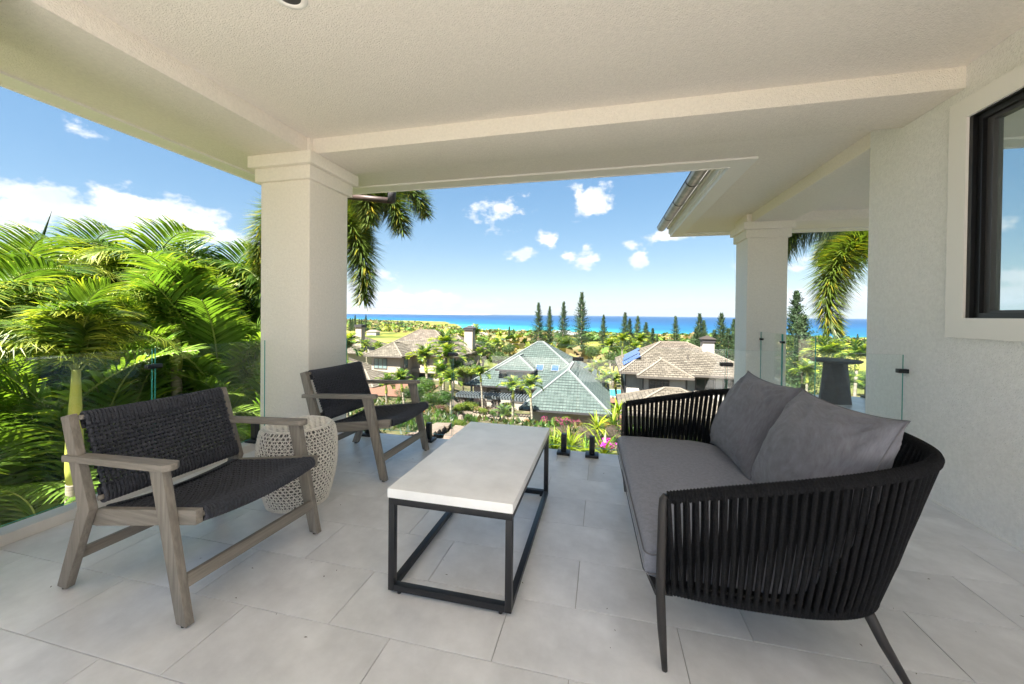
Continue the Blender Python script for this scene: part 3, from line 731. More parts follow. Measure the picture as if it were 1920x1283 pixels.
for z in (.335, .408):
    pts = []
    for (sx_, sy_, a0) in ((1, 1, 0), (-1, 1, 90), (-1, -1, 180), (1, -1, 270)):
        for q in range(6):
            aa = R(a0+q*18); pts.append((sx_*(.39-.03)*(.72 if sx_ > 0 else 1)+.029*math.cos(aa), sy_*(HL-.045-.03)*(.77 if sx_ > 0 else 1)+.029*math.sin(aa), z))
    pts.append(pts[0]); mb = MB(); mb.tube(pts, .0028, 5, cap=False); mb.build('piping', M['piping'], cu, smooth=True)

def pillow_mesh(w, hh, t_, seed, n=52):
    mb = MB(); g = {}
    for s in (-1, 1):
        for i in range(n+1):
            for j in range(n+1):
                u, v = 2*i/n-1, 2*j/n-1
                # corners pulled out into points, sides drawn in
                x = w/2*u*(1-.10*(1-v*v)**.8*abs(u)**3); y = hh/2*v*(1-.10*(1-u*u)**.8*abs(v)**3)
                fx, fy = (1-u*u), (1-v*v)
                z = t_/2*(max(fx, 0)**.55)*(max(fy, 0)**.55)
                z *= 1-.10*(v*.8)
                # creases running from the corners and from the top seam
                cr = 0
                for cu_, cv_ in ((1, 1), (-1, 1), (1, -1), (-1, -1)):
                    d = math.hypot(u-cu_, v-cv_); a_ = math.atan2(v-cv_, u-cu_)
                    cr += math.exp(-(d/.55)**2)*math.sin(a_*17+seed*2+cu_*3+cv_)*.012*min(1, d*4)
                cr += .010*math.exp(-((v-.72)/.25)**2)*math.sin(u*15+2.2*v*6+seed)*(1-abs(u))
                cr += .012*noise.noise(Vector((u*2+seed, v*2, s)))+.005*noise.noise(Vector((u*6, v*6+seed, s)))
                z += cr*min(1, fx*fy*5)
                g[s, i, j] = mb.vert((x, y, s*z)) if not (s == 1 and (i in (0, n) or j in (0, n))) else g[-1, i, j]
        for i in range(n):
            for j in range(n):
                q = [g[s, i, j], g[s, i+1, j], g[s, i+1, j+1], g[s, i, j+1]]; mb.face(q if s > 0 else q[::-1])
    return mb
def pillow(label, bl, br, tr, tl, t_, seed):
    bl, br, tr, tl = map(Vector, (bl, br, tr, tl)); c = (bl+br+tr+tl)/4
    xa = ((br+tr)-(bl+tl))/2; ya = ((tl+tr)-(bl+br))/2
    w, hh = xa.length, ya.length; X = xa.normalized(); Z = X.cross(ya).normalized(); Y = Z.cross(X)
    t = thing('throw_pillow', label, 'pillow', (0, 0, 0), group='plump grey pillows on the sofa')
    t.matrix_world = Matrix.Translation(c) @ Matrix((X, Y, Z)).transposed().to_4x4()
    mb = pillow_mesh(w*1.02, hh*1.02, t_, seed); mb.build('pillow_cover', M['pillow_fabric'], t, smooth=True)
    mb = MB(); pts = []
    for k in range(4):
        for q in range(12):
            f_ = 2*q/12-1
            u, v = [(f_, -1), (1, f_), (-f_, 1), (-1, -f_)][k]
            pts.append((w*.51*u*(1-.10*(1-v*v)**.8*abs(u)**3), hh*.51*v*(1-.10*(1-u*u)**.8*abs(v)**3), 0))
    pts.append(pts[0]); mb.tube(pts, .0028, 5, cap=False); mb.build('seam', M['piping'], t, smooth=True)
# facing the table: bottom edge on the cushion, top leaning on the back
pillow('farther plump grey pillow on the sofa, by the far arm', (.75, 2.86, .435), (.75, 2.22, .435), (1.0, 2.28, .935), (.95, 2.95, .925), .27, 1.3)
pillow('nearer plump grey pillow on the sofa, by the near arm', (.75, 2.22, .435), (.78, 1.60, .435), (1.0, 1.50, .955), (.97, 2.14, .932), .30, 4.1)

# ------------------------------------------------------------------ round table on the side terrace
rtb = thing('round_table', 'low grey round table on a faceted base on the side terrace', 'table', (3.50, 6.92, 0))
mb = MB(); mb.lathe([(.30, .625), (.325, .645), (.325, .657), (.32, .66)], 48); mb.build('table_top', M['grey_base'], rtb, smooth=False)
mb = MB(); lo = []; hi = []
for k in range(6):
    a = R(60*k+12); b_ = R(60*k+42); lo.append(mb.vert((.215*math.cos(a), .215*math.sin(a), 0))); hi.append(mb.vert((.145*math.cos(b_), .145*math.sin(b_), .625)))
for k in range(6):
    mb.face([lo[k], lo[(k+1)%6], hi[k]]); mb.face([lo[(k+1)%6], hi[(k+1)%6], hi[k]])
mb.face(hi); mb.build('pedestal', M['grey_base'], rtb)

# leaf litter on the floor
mb = MB(); r2 = random.Random(3)
for k in range(70):
    x, y = r2.uniform(-2.9, 2.1), r2.uniform(.75, 3.5)
    a = r2.uniform(0, 6.3); l = r2.uniform(.003, .010); w = l*.35
    mb.poly([(x+math.cos(a)*l, y+math.sin(a)*l, .0022), (x-math.sin(a)*w, y+math.cos(a)*w, .0035), (x-math.cos(a)*l, y-math.sin(a)*l, .0022), (x+math.sin(a)*w, y-math.cos(a)*w, .003)])
tag(mb.build('leaf_litter', M['litter']), 'tiny dark leaf bits strewn over the pale floor tiles', 'leaf litter', kind='stuff')
# ------------------------------------------------------------------ terrain, sea, island
def lerp_tab(tab, x):
    if x <= tab[0][0]: return tab[0][1]
    for (a, va), (b, vb) in zip(tab, tab[1:]):
        if x <= b:
            f = (x-a)/(b-a); f = f*f*(3-2*f)*.5+f*.5; return va+(vb-va)*f
    return tab[-1][1]
TC = [(-30, -3.4), (3, -3.0), (5, -2.15), (8, -2.1), (15, -3.0), (20, -5.6), (27, -9.5), (34, -9.7), (62, -9.9), (80, -11.2), (150, -12.6), (330, -19.5), (620, -32), (1200, -57), (1300, -64), (60000, -64)]
TL = [(-30, -3.4), (3, -3.2), (7, -3.0), (12, -2.9), (21, -5.0), (32, -6.7), (42, -8.0), (62, -9.4), (80, -11.0), (150, -12.6), (330, -19.5), (620, -28), (1500, -42), (2900, -57), (3200, -64), (60000, -64)]
def ter(x, y):
    d = math.hypot(x, y)
    u = x/max(y, 6)
    k = min(1, max(0, (-.33-u)/.11)); k = k*k*(3-2*k)
    kk = min(1, max(0, (-.30-u)/.30)) if d > 300 else k
    if d > 300: kk = kk*kk*(3-2*kk)
    kf = k if d < 200 else (kk if d > 400 else k+(kk-k)*(d-200)/200)
    z = lerp_tab(TC, max(y, d*.8 if x > 0 else y))*(1-kf)+lerp_tab(TL, y if y > 0 else 0)*kf
    amp = .12 if d < 60 else (.6 if d < 300 else 2.0)
    return z+amp*noise.noise(Vector((x*.05, y*.05, 0)))*min(1, d/30) if z > -62 else z
mb = MB(); G = {}
ang = [R(-88+176*k/150) for k in range(151)]; rad_ = [0.5]+[2.2*1.062**k for k in range(0, 125)]
# polar sheet from the foot of the house out to the shore
for i, a in enumerate(ang):
    for j, r in enumerate(rad_):
        x, y = r*math.sin(a-.0), r*math.cos(a)-1; G[i, j] = mb.vert((x, y, ter(x, y)-.02))
for i in range(len(ang)-1):
    for j in range(len(rad_)-1): mb.face([G[i, j], G[i, j+1], G[i+1, j+1], G[i+1, j]])
gm = bpy.data.materials.new('ground'); gm.use_nodes = True; t = gm.node_tree; p = t.nodes['Principled BSDF']; p.inputs['Roughness'].default_value = .95; p.inputs['Specular IOR Level'].default_value = .1
geo = N(t, 'ShaderNodeNewGeometry'); n1 = N(t, 'ShaderNodeTexNoise'); n1.inputs['Scale'].default_value = .016; n1.inputs['Detail'].default_value = 5; t.links.new(geo.outputs['Position'], n1.inputs['Vector'])
r1 = N(t, 'ShaderNodeValToRGB'); t.links.new(n1.outputs[0], r1.inputs[0])
for q, (pos, c) in enumerate([(.38, (.05, .075, .018)), (.47, (.15, .16, .03)), (.56, (.26, .23, .06)), (.68, (.10, .12, .03))]):
    e = r1.color_ramp.elements[q] if q < 2 else r1.color_ramp.elements.new(pos); e.position = pos; e.color = (*c, 1)
n2 = N(t, 'ShaderNodeTexNoise'); n2.inputs['Scale'].default_value = 1.2; n2.inputs['Detail'].default_value = 8; t.links.new(geo.outputs['Position'], n2.inputs['Vector'])
r2_ = N(t, 'ShaderNodeValToRGB'); t.links.new(n2.outputs[0], r2_.inputs[0])
for q, (pos, c) in enumerate([(.35, (.055, .05, .03)), (.5, (.08, .085, .035)), (.65, (.13, .10, .065))]):
    e = r2_.color_ramp.elements[q] if q < 2 else r2_.color_ramp.elements.new(pos); e.position = pos; e.color = (*c, 1)
ln = vmath(t, 'LENGTH', geo.outputs['Position']); mr = N(t, 'ShaderNodeMapRange'); t.links.new(ln, mr.inputs[0]); mr.inputs[1].default_value = 62; mr.inputs[2].default_value = 110
mxn = N(t, 'ShaderNodeMix', data_type='RGBA'); t.links.new(mr.outputs[0], mxn.inputs[0]); t.links.new(r2_.outputs[0], mxn.inputs[6]); t.links.new(r1.outputs[0], mxn.inputs[7]); t.links.new(mxn.outputs[2], p.inputs['Base Color'])
tag(mb.build('ground', gm, smooth=True), kind='structure')
bk = MB(); bk.poly([(-400, -300, -4.5), (400, -300, -4.5), (400, .3, -4.5), (-400, .3, -4.5)]); tag(bk.build('ground', gm), kind='structure')

SEA = -60
sm = bpy.data.materials.new('sea'); sm.use_nodes = True; t = sm.node_tree; p = t.nodes['Principled BSDF']; p.inputs['Roughness'].default_value = .45; p.inputs['Specular IOR Level'].default_value = .12
geo = N(t, 'ShaderNodeNewGeometry'); ns = N(t, 'ShaderNodeTexNoise'); ns.inputs['Scale'].default_value = .0016; ns.inputs['Detail'].default_value = 6
st_ = vmath(t, 'MULTIPLY', geo.outputs['Position'], (.35, 1, 1)); t.links.new(st_, ns.inputs['Vector'])
sp = N(t, 'ShaderNodeSeparateXYZ'); t.links.new(geo.outputs['Position'], sp.inputs[0])
# distance off the slanting shore line: shallow turquoise water over sand, then deep blue
off = math_(t, 'ADD', math_(t, 'MULTIPLY', math_(t, 'MINIMUM', sp.outputs[0], 400.0), .72), sp.outputs[1])
offn = math_(t, 'ADD', off, math_(t, 'MULTIPLY_ADD', ns.outputs[0], 1800.0, c=-900.0))
mr = N(t, 'ShaderNodeMapRange'); t.links.new(offn, mr.inputs[0]); mr.inputs[1].default_value = 1100; mr.inputs[2].default_value = 6500
rr = N(t, 'ShaderNodeValToRGB'); t.links.new(mr.outputs[0], rr.inputs[0])
for q, (pos, c) in enumerate([(0, (.04, .24, .245)), (.07, (.015, .155, .205)), (.18, (.009, .080, .17)), (.5, (.008, .050, .13)), (1, (.008, .043, .11))]):
    e = rr.color_ramp.elements[q] if q < 2 else rr.color_ramp.elements.new(pos); e.position = pos; e.color = (*c, 1)
nw = N(t, 'ShaderNodeTexNoise'); nw.inputs['Scale'].default_value = .006; nw.inputs['Detail'].default_value = 9; nw.inputs['Roughness'].default_value = .7; t.links.new(st_, nw.inputs['Vector'])
hw = N(t, 'ShaderNodeHueSaturation'); t.links.new(math_(t, 'MULTIPLY_ADD', nw.outputs[0], 1.3, c=.35), hw.inputs['Value']); t.links.new(rr.outputs[0], hw.inputs['Color']); t.links.new(hw.outputs[0], p.inputs['Base Color'])
nb_ = N(t, 'ShaderNodeTexNoise'); nb_.inputs['Scale'].default_value = .03; nb_.inputs['Detail'].default_value = 6; t.links.new(st_, nb_.inputs['Vector'])
bp = N(t, 'ShaderNodeBump'); bp.inputs['Strength'].default_value = .6; bp.inputs['Distance'].default_value = 3; t.links.new(nb_.outputs[0], bp.inputs['Height']); t.links.new(bp.outputs[0], p.inputs['Normal'])
mb = MB(); mb.poly([(-60000, 600, SEA), (60000, 600, SEA), (60000, 60000, SEA), (-60000, 60000, SEA)]); tag(mb.build('sea', sm), kind='structure')
# the island across the channel
mb = MB(); n = 90; base = []; topv = []; back = []
im = material('island_rock', (.16, .15, .12), .95, .1, var=.3, vscale=.0006)
for k in range(n+1):
    f_ = k/n; px = 430+ (905-430)*f_; P0 = on_y(px, 590, 24000); 
    hgt = 820*(1-f_)**.75*(.9+.12*noise.noise(Vector((f_*7, 0, 0))))*(min(1, f_*5))+30
    base.append(mb.vert((P0.x, 24000, SEA-5))); topv.append(mb.vert((P0.x, 27000, SEA+hgt))); back.append(mb.vert((P0.x, 32000, SEA-5)))
for k in range(n): mb.face([base[k], base[k+1], topv[k+1], topv[k]]); mb.face([topv[k], topv[k+1], back[k+1], back[k]])
tag(mb.build('island', im, smooth=True), kind='structure')

# ------------------------------------------------------------------ plants: mesh makers
def hsv(c, f, s=1):
    f *= .80; return tuple(max(0, x*f) for x in c)
def frond_mesh(length, e0, bend, nl, ll, lw, seed, vee=.35, tipy=.5, droop=.5, base=(.085, .17, .02), tipc=(.36, .40, .05), nseg=4, curl=0., start=.1):
    r = random.Random(seed); mb = MB(); mb.mi = 1
    pts = []; P = Vector((0, 0, 0)); n = 16
    side0 = r.uniform(-.15, .15)
    for k in range(n+1):
        t_ = k/n; a = e0-bend*(t_**1.25); yaw = side0*t_*2
        d = Vector((math.cos(a)*math.cos(yaw), math.cos(a)*math.sin(yaw), math.sin(a)))
        pts.append((P.copy(), d)); P = P+d*length/n
    mb.cur = tipc if tipy > .6 else (.20, .26, .04)
    mb.tube([q[0] for q in pts], [.014*(1-.85*k/n)*length/1.8+.002 for k in range(n+1)], 4)
    mb.mi = 0
    for k in range(nl):
        t_ = start+(1-start)*(k+r.uniform(-.2, .2))/nl; t_ = min(.995, max(0, t_)); i = min(n-1, int(t_*n)); fr = t_*n-i
        p0 = pts[i][0].lerp(pts[i+1][0], fr); d = pts[i][1]; sd = d.cross(Vector((0, 0, 1)))
        if sd.length < .1: sd = Vector((0, 1, 0))
        sd.normalize(); u = sd.cross(d)
        L = ll*math.sin(math.pi*(.16+.80*t_))**.7*r.uniform(.85, 1.1)
        for s in (-1, 1):
            fwd = .35+.75*t_+r.uniform(-.08, .08)
            dd = (sd*s+d*fwd+u*(vee+r.uniform(-.12, .12))).normalized()
            wv = (d*1.0-dd*d.dot(dd)).normalized()
            col = hsv(base, r.uniform(.65, 1.35)); yt = r.random() < tipy
            pp = p0.copy(); prev = None; cur_d = dd.copy(); ws = lw*r.uniform(.8, 1.15)
            prof = [.35, 1, .95, .6, .06] if nseg == 4 else [.5, 1, .08]
            cz = r.uniform(-curl, curl)
            for q in range(nseg+1):
                w = ws*prof[q]/2
                c = col if not yt or q < nseg-2 else tuple(a_+(b_-a_)*(.3 if q == nseg-2 else (.75 if q == nseg-1 else 1)) for a_, b_ in zip(col, tipc))
                a = mb.vert(pp-wv*w, c); b = mb.vert(pp+wv*w, c)
                if prev: mb.face([prev[0], prev[1], b, a])
                prev = (a, b); pp = pp+cur_d*L/nseg
                cur_d = (cur_d+Vector((0, 0, -1))*droop*(q+1)/nseg*.8+wv*cz*(q/nseg)).normalized()
    return mb.mesh('frond', [M['leaf'], M['rachis']])
def foxtail_mesh(length, e0, bend, seed, nl=560, ll=.56):
    r = random.Random(seed); mb = MB(); pts = []; P = Vector((0, 0, 0)); n = 22
    for k in range(n+1):
        t_ = k/n; a = e0-bend*(t_**1.1); d = Vector((math.cos(a), .12*t_, math.sin(a))).normalized(); pts.append((P.copy(), d)); P = P+d*length/n
    mb.mi = 1; mb.cur = (.3, .22, .05); mb.tube([q[0] for q in pts], [.022*(1-.85*k/n)+.003 for k in range(n+1)], 5); mb.mi = 0
    for k in range(nl*4):
        t_ = .16+.84*r.random(); i = min(n-1, int(t_*n)); fr = t_*n-i
        p0 = pts[i][0].lerp(pts[i+1][0], fr); d = pts[i][1]; sd = d.cross(Vector((0, 0, 1))).normalized(); u = sd.cross(d)
        th_ = r.uniform(0, 2*math.pi); ra = sd*math.cos(th_)+u*math.sin(th_)
        dd = (ra+d*r.uniform(.15, .65)).normalized(); L = ll*(.6+.4*math.sin(math.pi*min(1, t_*1.0)))*r.uniform(.65, 1.1)*(1.1-.25*t_)
        wv = d.cross(dd).normalized(); w = .0085
        c = hsv((.10, .155, .022), r.uniform(.55, 1.5)) if r.random() > .13 else hsv((.40, .36, .03), r.uniform(.7, 1.1))
        p1 = p0+dd*L*.5; p2 = p1+(dd+Vector((0, 0, -.45))).normalized()*L*.5
        a, b = mb.vert(p0-wv*w*.4, c), mb.vert(p0+wv*w*.4, c); e, f_ = mb.vert(p1-wv*w, c), mb.vert(p1+wv*w, c); g_ = mb.vert(p2, c)
        mb.face([a, b, f_, e]); mb.face([e, f_, g_])
    return mb.mesh('frond', [M['leaf'], M['rachis']])

def palm(name, label, cat, foot, topz, meshes, nf, lean=(0, 0), tr=.08, shaft=.9, scale=1, e_spread=True, seed=0, group=None, tscale=1, incl=(-.25, .9), shaft_r=None):
    """trunk from foot to crown, crownshaft, then nf fronds"""
    r = random.Random(seed); foot = Vector(foot); t = thing(name, label, cat, foot, 0, group)
    hgt = topz-foot.z; L = Vector((lean[0], lean[1], hgt))
    def Q(f): return Vector((lean[0]*f**1.6, lean[1]*f**1.6, hgt*f))
    n = max(6, int(hgt*3)); s0 = max(.05, 1-shaft/hgt) if shaft else 1
    pts = [Q(s0*k/n) for k in range(n+1)]
    mb = MB(); rr_ = []
    pp = []
    for k in range(n):
        for q, e in ((0, 1.06), (.5, .97), (.92, .95)):
            f_ = (k+q)/n; pp.append(Q(s0*f_)); rr_.append(tr*(1.35-.4*min(1, f_*3) if f_ < .33 else .95)*e)
    pp.append(Q(s0)); rr_.append(tr*.93)
    mb.tube(pp, rr_, 10); mb.build('trunk', M['palm_trunk'], t, smooth=True)
    if shaft:
        sr = shaft_r or tr
        mb = MB(); mb.tube([Q(s0+(1-s0)*k/8) for k in range(9)], [sr*(1.12, 1.3, 1.32, 1.25, 1.12, .98, .85, .72, .6)[k] for k in range(9)], 12); mb.build('crownshaft', M['crownshaft'], t, smooth=True)
    top_ = Q(1)
    for k in range(nf):
        me = meshes[k % len(meshes)]
        a = k*2.39996+r.uniform(-.3, .3); inc = incl[0]+(incl[1]-incl[0])*((k+.5)/nf)
        ca = math.atan2(-foot.y, -foot.x); da = abs((a-ca+math.pi) % (2*math.pi)-math.pi)
        if shaft_r and da < .8: inc = max(inc, .62)
        sc = scale*r.uniform(.88, 1.1)
        o = inst('frond', me, t, loc=top_+Vector((math.cos(a), math.sin(a), 0))*.03*scale-Vector((0, 0, .05*scale)), scale=sc)
        o.rotation_euler = (r.uniform(-.15, .15), -inc, a)
    return t
def clump(name, label, cat, foot, meshes, nf, scale, seed, spread=.35, group=None, incl=(.1, .8)):
    r = random.Random(seed); t = thing(name, label, cat, foot, 0, group)
    mb = MB()
    for k in range(5):
        a = k*1.256+r.random(); x, y = math.cos(a)*spread*.5, math.sin(a)*spread*.5
        mb2 = MB(); mb2.tube([(x*.5, y*.5, -.1), (x, y, .5*scale), (x*1.4, y*1.4, .95*scale)], .035*scale, 6); mb2.build('stem', M['crownshaft'], t, smooth=True)
    for k in range(nf):
        a = r.uniform(0, 6.283); inc = r.uniform(*incl); d = r.uniform(0, spread)
        o = inst('frond', meshes[k % len(meshes)], t, loc=(math.cos(a)*d, math.sin(a)*d, r.uniform(.2, 1.0)*scale), scale=scale*r.uniform(.8, 1.15)); o.rotation_euler = (r.uniform(-.2, .2), -inc, a)
    return t
def leafball(n, size, lw, seed, cols, blobs=7, flat=.75, flower=None, nfl=0, fs=.5):
    """crown of leaf-sized faces on several lumps, radius 1"""
    r = random.Random(seed); mb = MB()
    B = []
    for k in range(blobs):
        a = r.uniform(0, 6.28); d = r.uniform(.2, .62) if k else 0; B.append((Vector((math.cos(a)*d, math.sin(a)*d, r.uniform(-.25, .45))), r.uniform(.34, .58)))
    def leaf(P, nrm, L, wd, c):
        a = nrm.cross(Vector((r.uniform(-1, 1), r.uniform(-1, 1), r.uniform(-1, 1))))
        if a.length < 1e-3: return
        a.normalize(); b = nrm.cross(a)
        tip = P+a*L+nrm*L*.15
        i = [mb.vert(P-a*L*.0, c), mb.vert(P+a*L*.5+b*wd-nrm*L*.06, c), mb.vert(tip, c), mb.vert(P+a*L*.5-b*wd-nrm*L*.06, c)]
        mb.face(i)
    for k in range(n):
        c, rad = B[r.randrange(len(B))]
        v = Vector((r.gauss(0, 1), r.gauss(0, 1), r.gauss(0, 1))).normalized(); rr_ = rad*(r.random()**.25)*(1+.25*noise.noise(v*3+c*5))
        P = c+v*rr_; P.z *= flat
        col = hsv(cols[r.randrange(len(cols))], r.uniform(.6, 1.35))
        nn = (v+Vector((r.uniform(-.7, .7), r.uniform(-.7, .7), r.uniform(-.2, 1.0)))).normalized()
        leaf(P, nn, size*r.uniform(.7, 1.3), size*lw, col)
    if flower:
        mb.mi = 1
        for k in range(nfl):
            c, rad = B[r.randrange(len(B))]; v = Vector((r.gauss(0, 1), r.gauss(0, 1), abs(r.gauss(0, 1)))).normalized(); P = c+v*rad*1.05; P.z *= flat
            for q in range(4): leaf(P+Vector((r.uniform(-1, 1), r.uniform(-1, 1), r.uniform(-1, 1)))*size*.6, (v+Vector((r.uniform(-1, 1), r.uniform(-1, 1), .3))).normalized(), size*fs, size*fs*.45, hsv(flower, r.uniform(.7, 1.2)))
    return mb.mesh('crown', [M['leaf'], M['flower']])
def pine_mesh(seed, levels=50, dens=11):
    r = random.Random(seed); mb = MB()
    for k in range(levels):
        f = k/levels; z = .12+.87*f
        R0 = (.27*(1-f)**1.05+.014)*(1.0 if f > .12 else .7)*r.uniform(.75, 1.15)
        for b in range(dens):
            a = r.uniform(0, 6.283); L = R0*r.uniform(.6, 1.15); c = hsv((.045, .085, .03), r.uniform(.5, 1.5))
            d = Vector((math.cos(a), math.sin(a), 0)); s = Vector((-d.y, d.x, 0))
            for q in range(5):
                g = .25+.75*q/4; P = Vector((0, 0, z))+d*L*g+Vector((0, 0, -.012*math.sin(g*3)+.018*g*g)); w = .0095*(1.2-.4*g)
                for m_ in range(2):
                    ax = (s*r.uniform(-1, 1)+Vector((0, 0, r.uniform(.1, 1)))+d*r.uniform(-.3, .6)).normalized(); bx = ax.cross(d).normalized()*w*.55
                    i = [mb.vert(P-ax*w*.3-bx, c), mb.vert(P-ax*w*.3+bx, c), mb.vert(P+ax*w*1.5+bx*.5, c), mb.vert(P+ax*w*1.5-bx*.5, c)]; mb.face(i)
            i = [mb.vert(Vector((0, 0, z)), c), mb.vert(Vector((0, 0, z+.004)), c), mb.vert(Vector((0, 0, z))+d*L, c)]; mb.face(i)
    return mb.mesh('crown', M['pine'])
trunk_me = {}
def tree(name, label, cat, x, y, crown, rad, hc, seed=0, group=None, trunk=True, flat=1, tilt=0, zb=None):
    """crown of radius rad whose centre stands hc above the ground"""
    z = ter(x, y) if zb is None else zb; r = random.Random(seed*77+int(abs(x)*10)); t = thing(name, label, cat, (x, y, z), r.uniform(0, 6.28), group)
    inst('crown', crown, t, loc=(0, 0, hc), scale=(rad, rad, rad*flat))
    if trunk:
        if 'a' not in trunk_me:
            mb = MB(); mb.tube([(0, 0, -.08), (.03, .01, .35), (-.02, .03, .75), (.0, .0, 1.0)], [.07, .05, .04, .02], 7)
            for k in range(6):
                a = k*1.05; mb.tube([(0, .02, .55+.05*k), (.16*math.cos(a), .16*math.sin(a), .8+.04*k), (.35*math.cos(a), .35*math.sin(a), 1.05+.04*k)], [.025, .018, .008], 5)
            trunk_me['a'] = mb.mesh('trunk', M['trunk'], smooth=True)
        inst('trunk', trunk_me['a'], t, scale=(rad*1.2, rad*1.2, hc))
    return t
FG = [(.07, .15, .018), (.055, .12, .02), (.10, .18, .02)]; LIME = [(.16, .21, .015), (.12, .19, .015), (.22, .24, .02)]; DARK = [(.025, .06, .015), (.03, .075, .02), (.05, .09, .018)]; DRY = [(.16, .14, .04), (.11, .12, .035), (.20, .15, .06)]

# ------------------------------------------------------------------ the palms to the left
FR = [frond_mesh(1.55, R(70), R(105), 62, .74, .030, 1, vee=.30, droop=.9, curl=.9, tipy=.35, base=(.115, .195, .026)), frond_mesh(1.7, R(62), R(95), 64, .70, .028, 2, vee=.45, droop=.7, curl=.7, tipy=.25, base=(.10, .18, .026)),
      frond_mesh(1.4, R(76), R(130), 56, .74, .032, 3, vee=.2, droop=1.5, curl=2.2, tipy=.85, base=(.15, .22, .028)), frond_mesh(1.5, R(60), R(115), 60, .76, .030, 4, vee=.25, droop=1.2, curl=1.4, tipy=.6, base=(.13, .205, .028))]
AR = [frond_mesh(1.9, R(78), R(75), 46, .50, .030, 11, vee=.25, droop=.35, tipy=.12, base=(.16, .28, .042)), frond_mesh(1.8, R(72), R(95), 46, .48, .028, 12, vee=.25, droop=.4, tipy=.1, base=(.175, .29, .044)),
      frond_mesh(1.7, R(80), R(110), 44, .46, .030, 13, vee=.2, droop=.45, tipy=.25, base=(.20, .31, .046))]
zg = -3.2
def foot_of(px, py, d, z=zg):
    c = at(px, py, d); return c
c = at(143, 693, 3.75); f = at(133, 1040, 3.95)
palm('palm_tree', 'near palm with swollen yellow crownshaft right behind the nearer chair', 'palm tree', (f.x, f.y, zg), c.z, FR, 14, lean=(c.x-f.x, c.y-f.y), tr=.065, shaft=1.15, seed=5, scale=.56, incl=(-.35, 1.0), shaft_r=.050)
c = at(329, 612, 5.9); f = at(336, 900, 5.9)
palm('palm_tree', 'palm with slim yellow crownshaft over a ringed trunk, left of the big column', 'palm tree', (f.x, f.y, zg), c.z, FR, 14, lean=(c.x-f.x, c.y-f.y), tr=.07, shaft=.66, seed=9, scale=.80, incl=(-.3, .7), shaft_r=.06)
for px, py, d, sc, sd, lab in ((30, 560, 6.4, 1.1, 21, 'tall palm at the left picture edge with broad upright leaves'), (275, 540, 8.2, 1.3, 23, 'tallest palm behind the others, its leaves against the white cloud'),
                               (425, 560, 8.8, 1.3, 25, 'palm with arching leaves just left of the big column'), (150, 530, 8.6, 1.2, 27, 'palm behind the near one, below the tall spear leaf'),
                               (-70, 640, 4.4, 1.1, 29, 'palm cut by the left picture edge beside the kerb')):
    c = at(px, py, d); palm('palm_tree', lab, 'palm tree', (c.x-.3, c.y+.2, zg), c.z, FR, 15, lean=(.3, -.2), tr=.075, shaft=.9, seed=sd, scale=sc*.95, incl=(-.5, .3))
# the unopened spear leaf
p0, p1 = at(68, 478, 7.4), at(97, 396, 7.4)
sp_ = thing('palm_spear', 'single dark unopened palm spear pointing up into the cloud', 'palm leaf', p0-Vector((0, 0, 1.0)))
mb = MB(); mb.cur = (.03, .06, .02); mb.tube([(-.25, 0, -.2), (0, 0, 1.0), (p1-p0)*.5+Vector((0, 0, 1.0)), p1-p0+Vector((0, 0, 1.0))], [.02, .028, .022, .004], 6); mb.build('spear', M['leaf'], sp_, smooth=True)
k = 0
clumps = [(20, 800, 4.6, 1.25), (95, 900, 4.5, 1.0), (210, 760, 5.2, 1.2), (240, 880, 5.6, 1.1), (420, 700, 6.6, 1.35), (455, 800, 6.3, 1.15), (390, 620, 7.8, 1.6), (60, 660, 6.6, 1.5), (225, 660, 7.6, 1.4), (350, 800, 6.4, 1.2),
          (150, 640, 8.6, 1.9), (470, 600, 9.5, 1.8), (330, 640, 9.8, 1.9), (-60, 780, 5.5, 1.4), (-30, 620, 8, 1.8), (285, 740, 6.9, 1.1), (140, 800, 6.2, 1.2)]
cl_lab = ['palm shrub low at the left edge above the kerb', 'dark feathery palm shrub under the near palm, beside the kerb', 'palm shrub between the near palm and the ringed trunk', 'low palm shrub behind the backrest of the nearer chair',
          'bright palm shrub spreading left of the big column', 'palm shrub low beside the big column and its railing foot', 'palm shrub behind, right of the ringed trunk', 'palm shrub filling the gap at the far left, mid height',
          'arching palm shrub between the two trunks', 'low palm shrub behind the ringed trunk', 'tall palm shrub at the back between cloud and near palm', 'tall palm shrub half hidden by the big column', 'tall palm shrub behind the ringed trunk crown',
          'palm shrub cut by the left edge, low', 'tall palm shrub cut by the left edge', 'palm shrub behind the glass joint of the left railing', 'palm shrub in the shade behind the yellow crownshaft']
for (px, py, d, sc), lab in zip(clumps, cl_lab):
    c = at(px, py, d); k += 1
    zf = c.z-1.55*sc
    t_ = clump('palm_shrub', lab, 'palm shrub', (c.x, c.y, zf), AR, 17, sc, 100+k, spread=.45*sc, incl=(-.1, .75))
    if zf > zg+.2:
        mb = MB(); mb.tube([(0, 0, zg-zf), (0, .03, .1)], .09*sc, 8); mb.build('stem', M['palm_trunk'], t_, smooth=True)
CB = leafball(6000, .075, .28, 5, DARK+FG[:1]); CBL = leafball(4500, .085, .3, 6, LIME+FG[:1]); CBG = leafball(4500, .085, .3, 7, FG); CBF = leafball(3500, .085, .36, 8, FG+DARK); CBD = leafball(2000, .10, .4, 9, DRY+FG[:1]); CBY = leafball(3000, .09, .36, 10, LIME+FG)
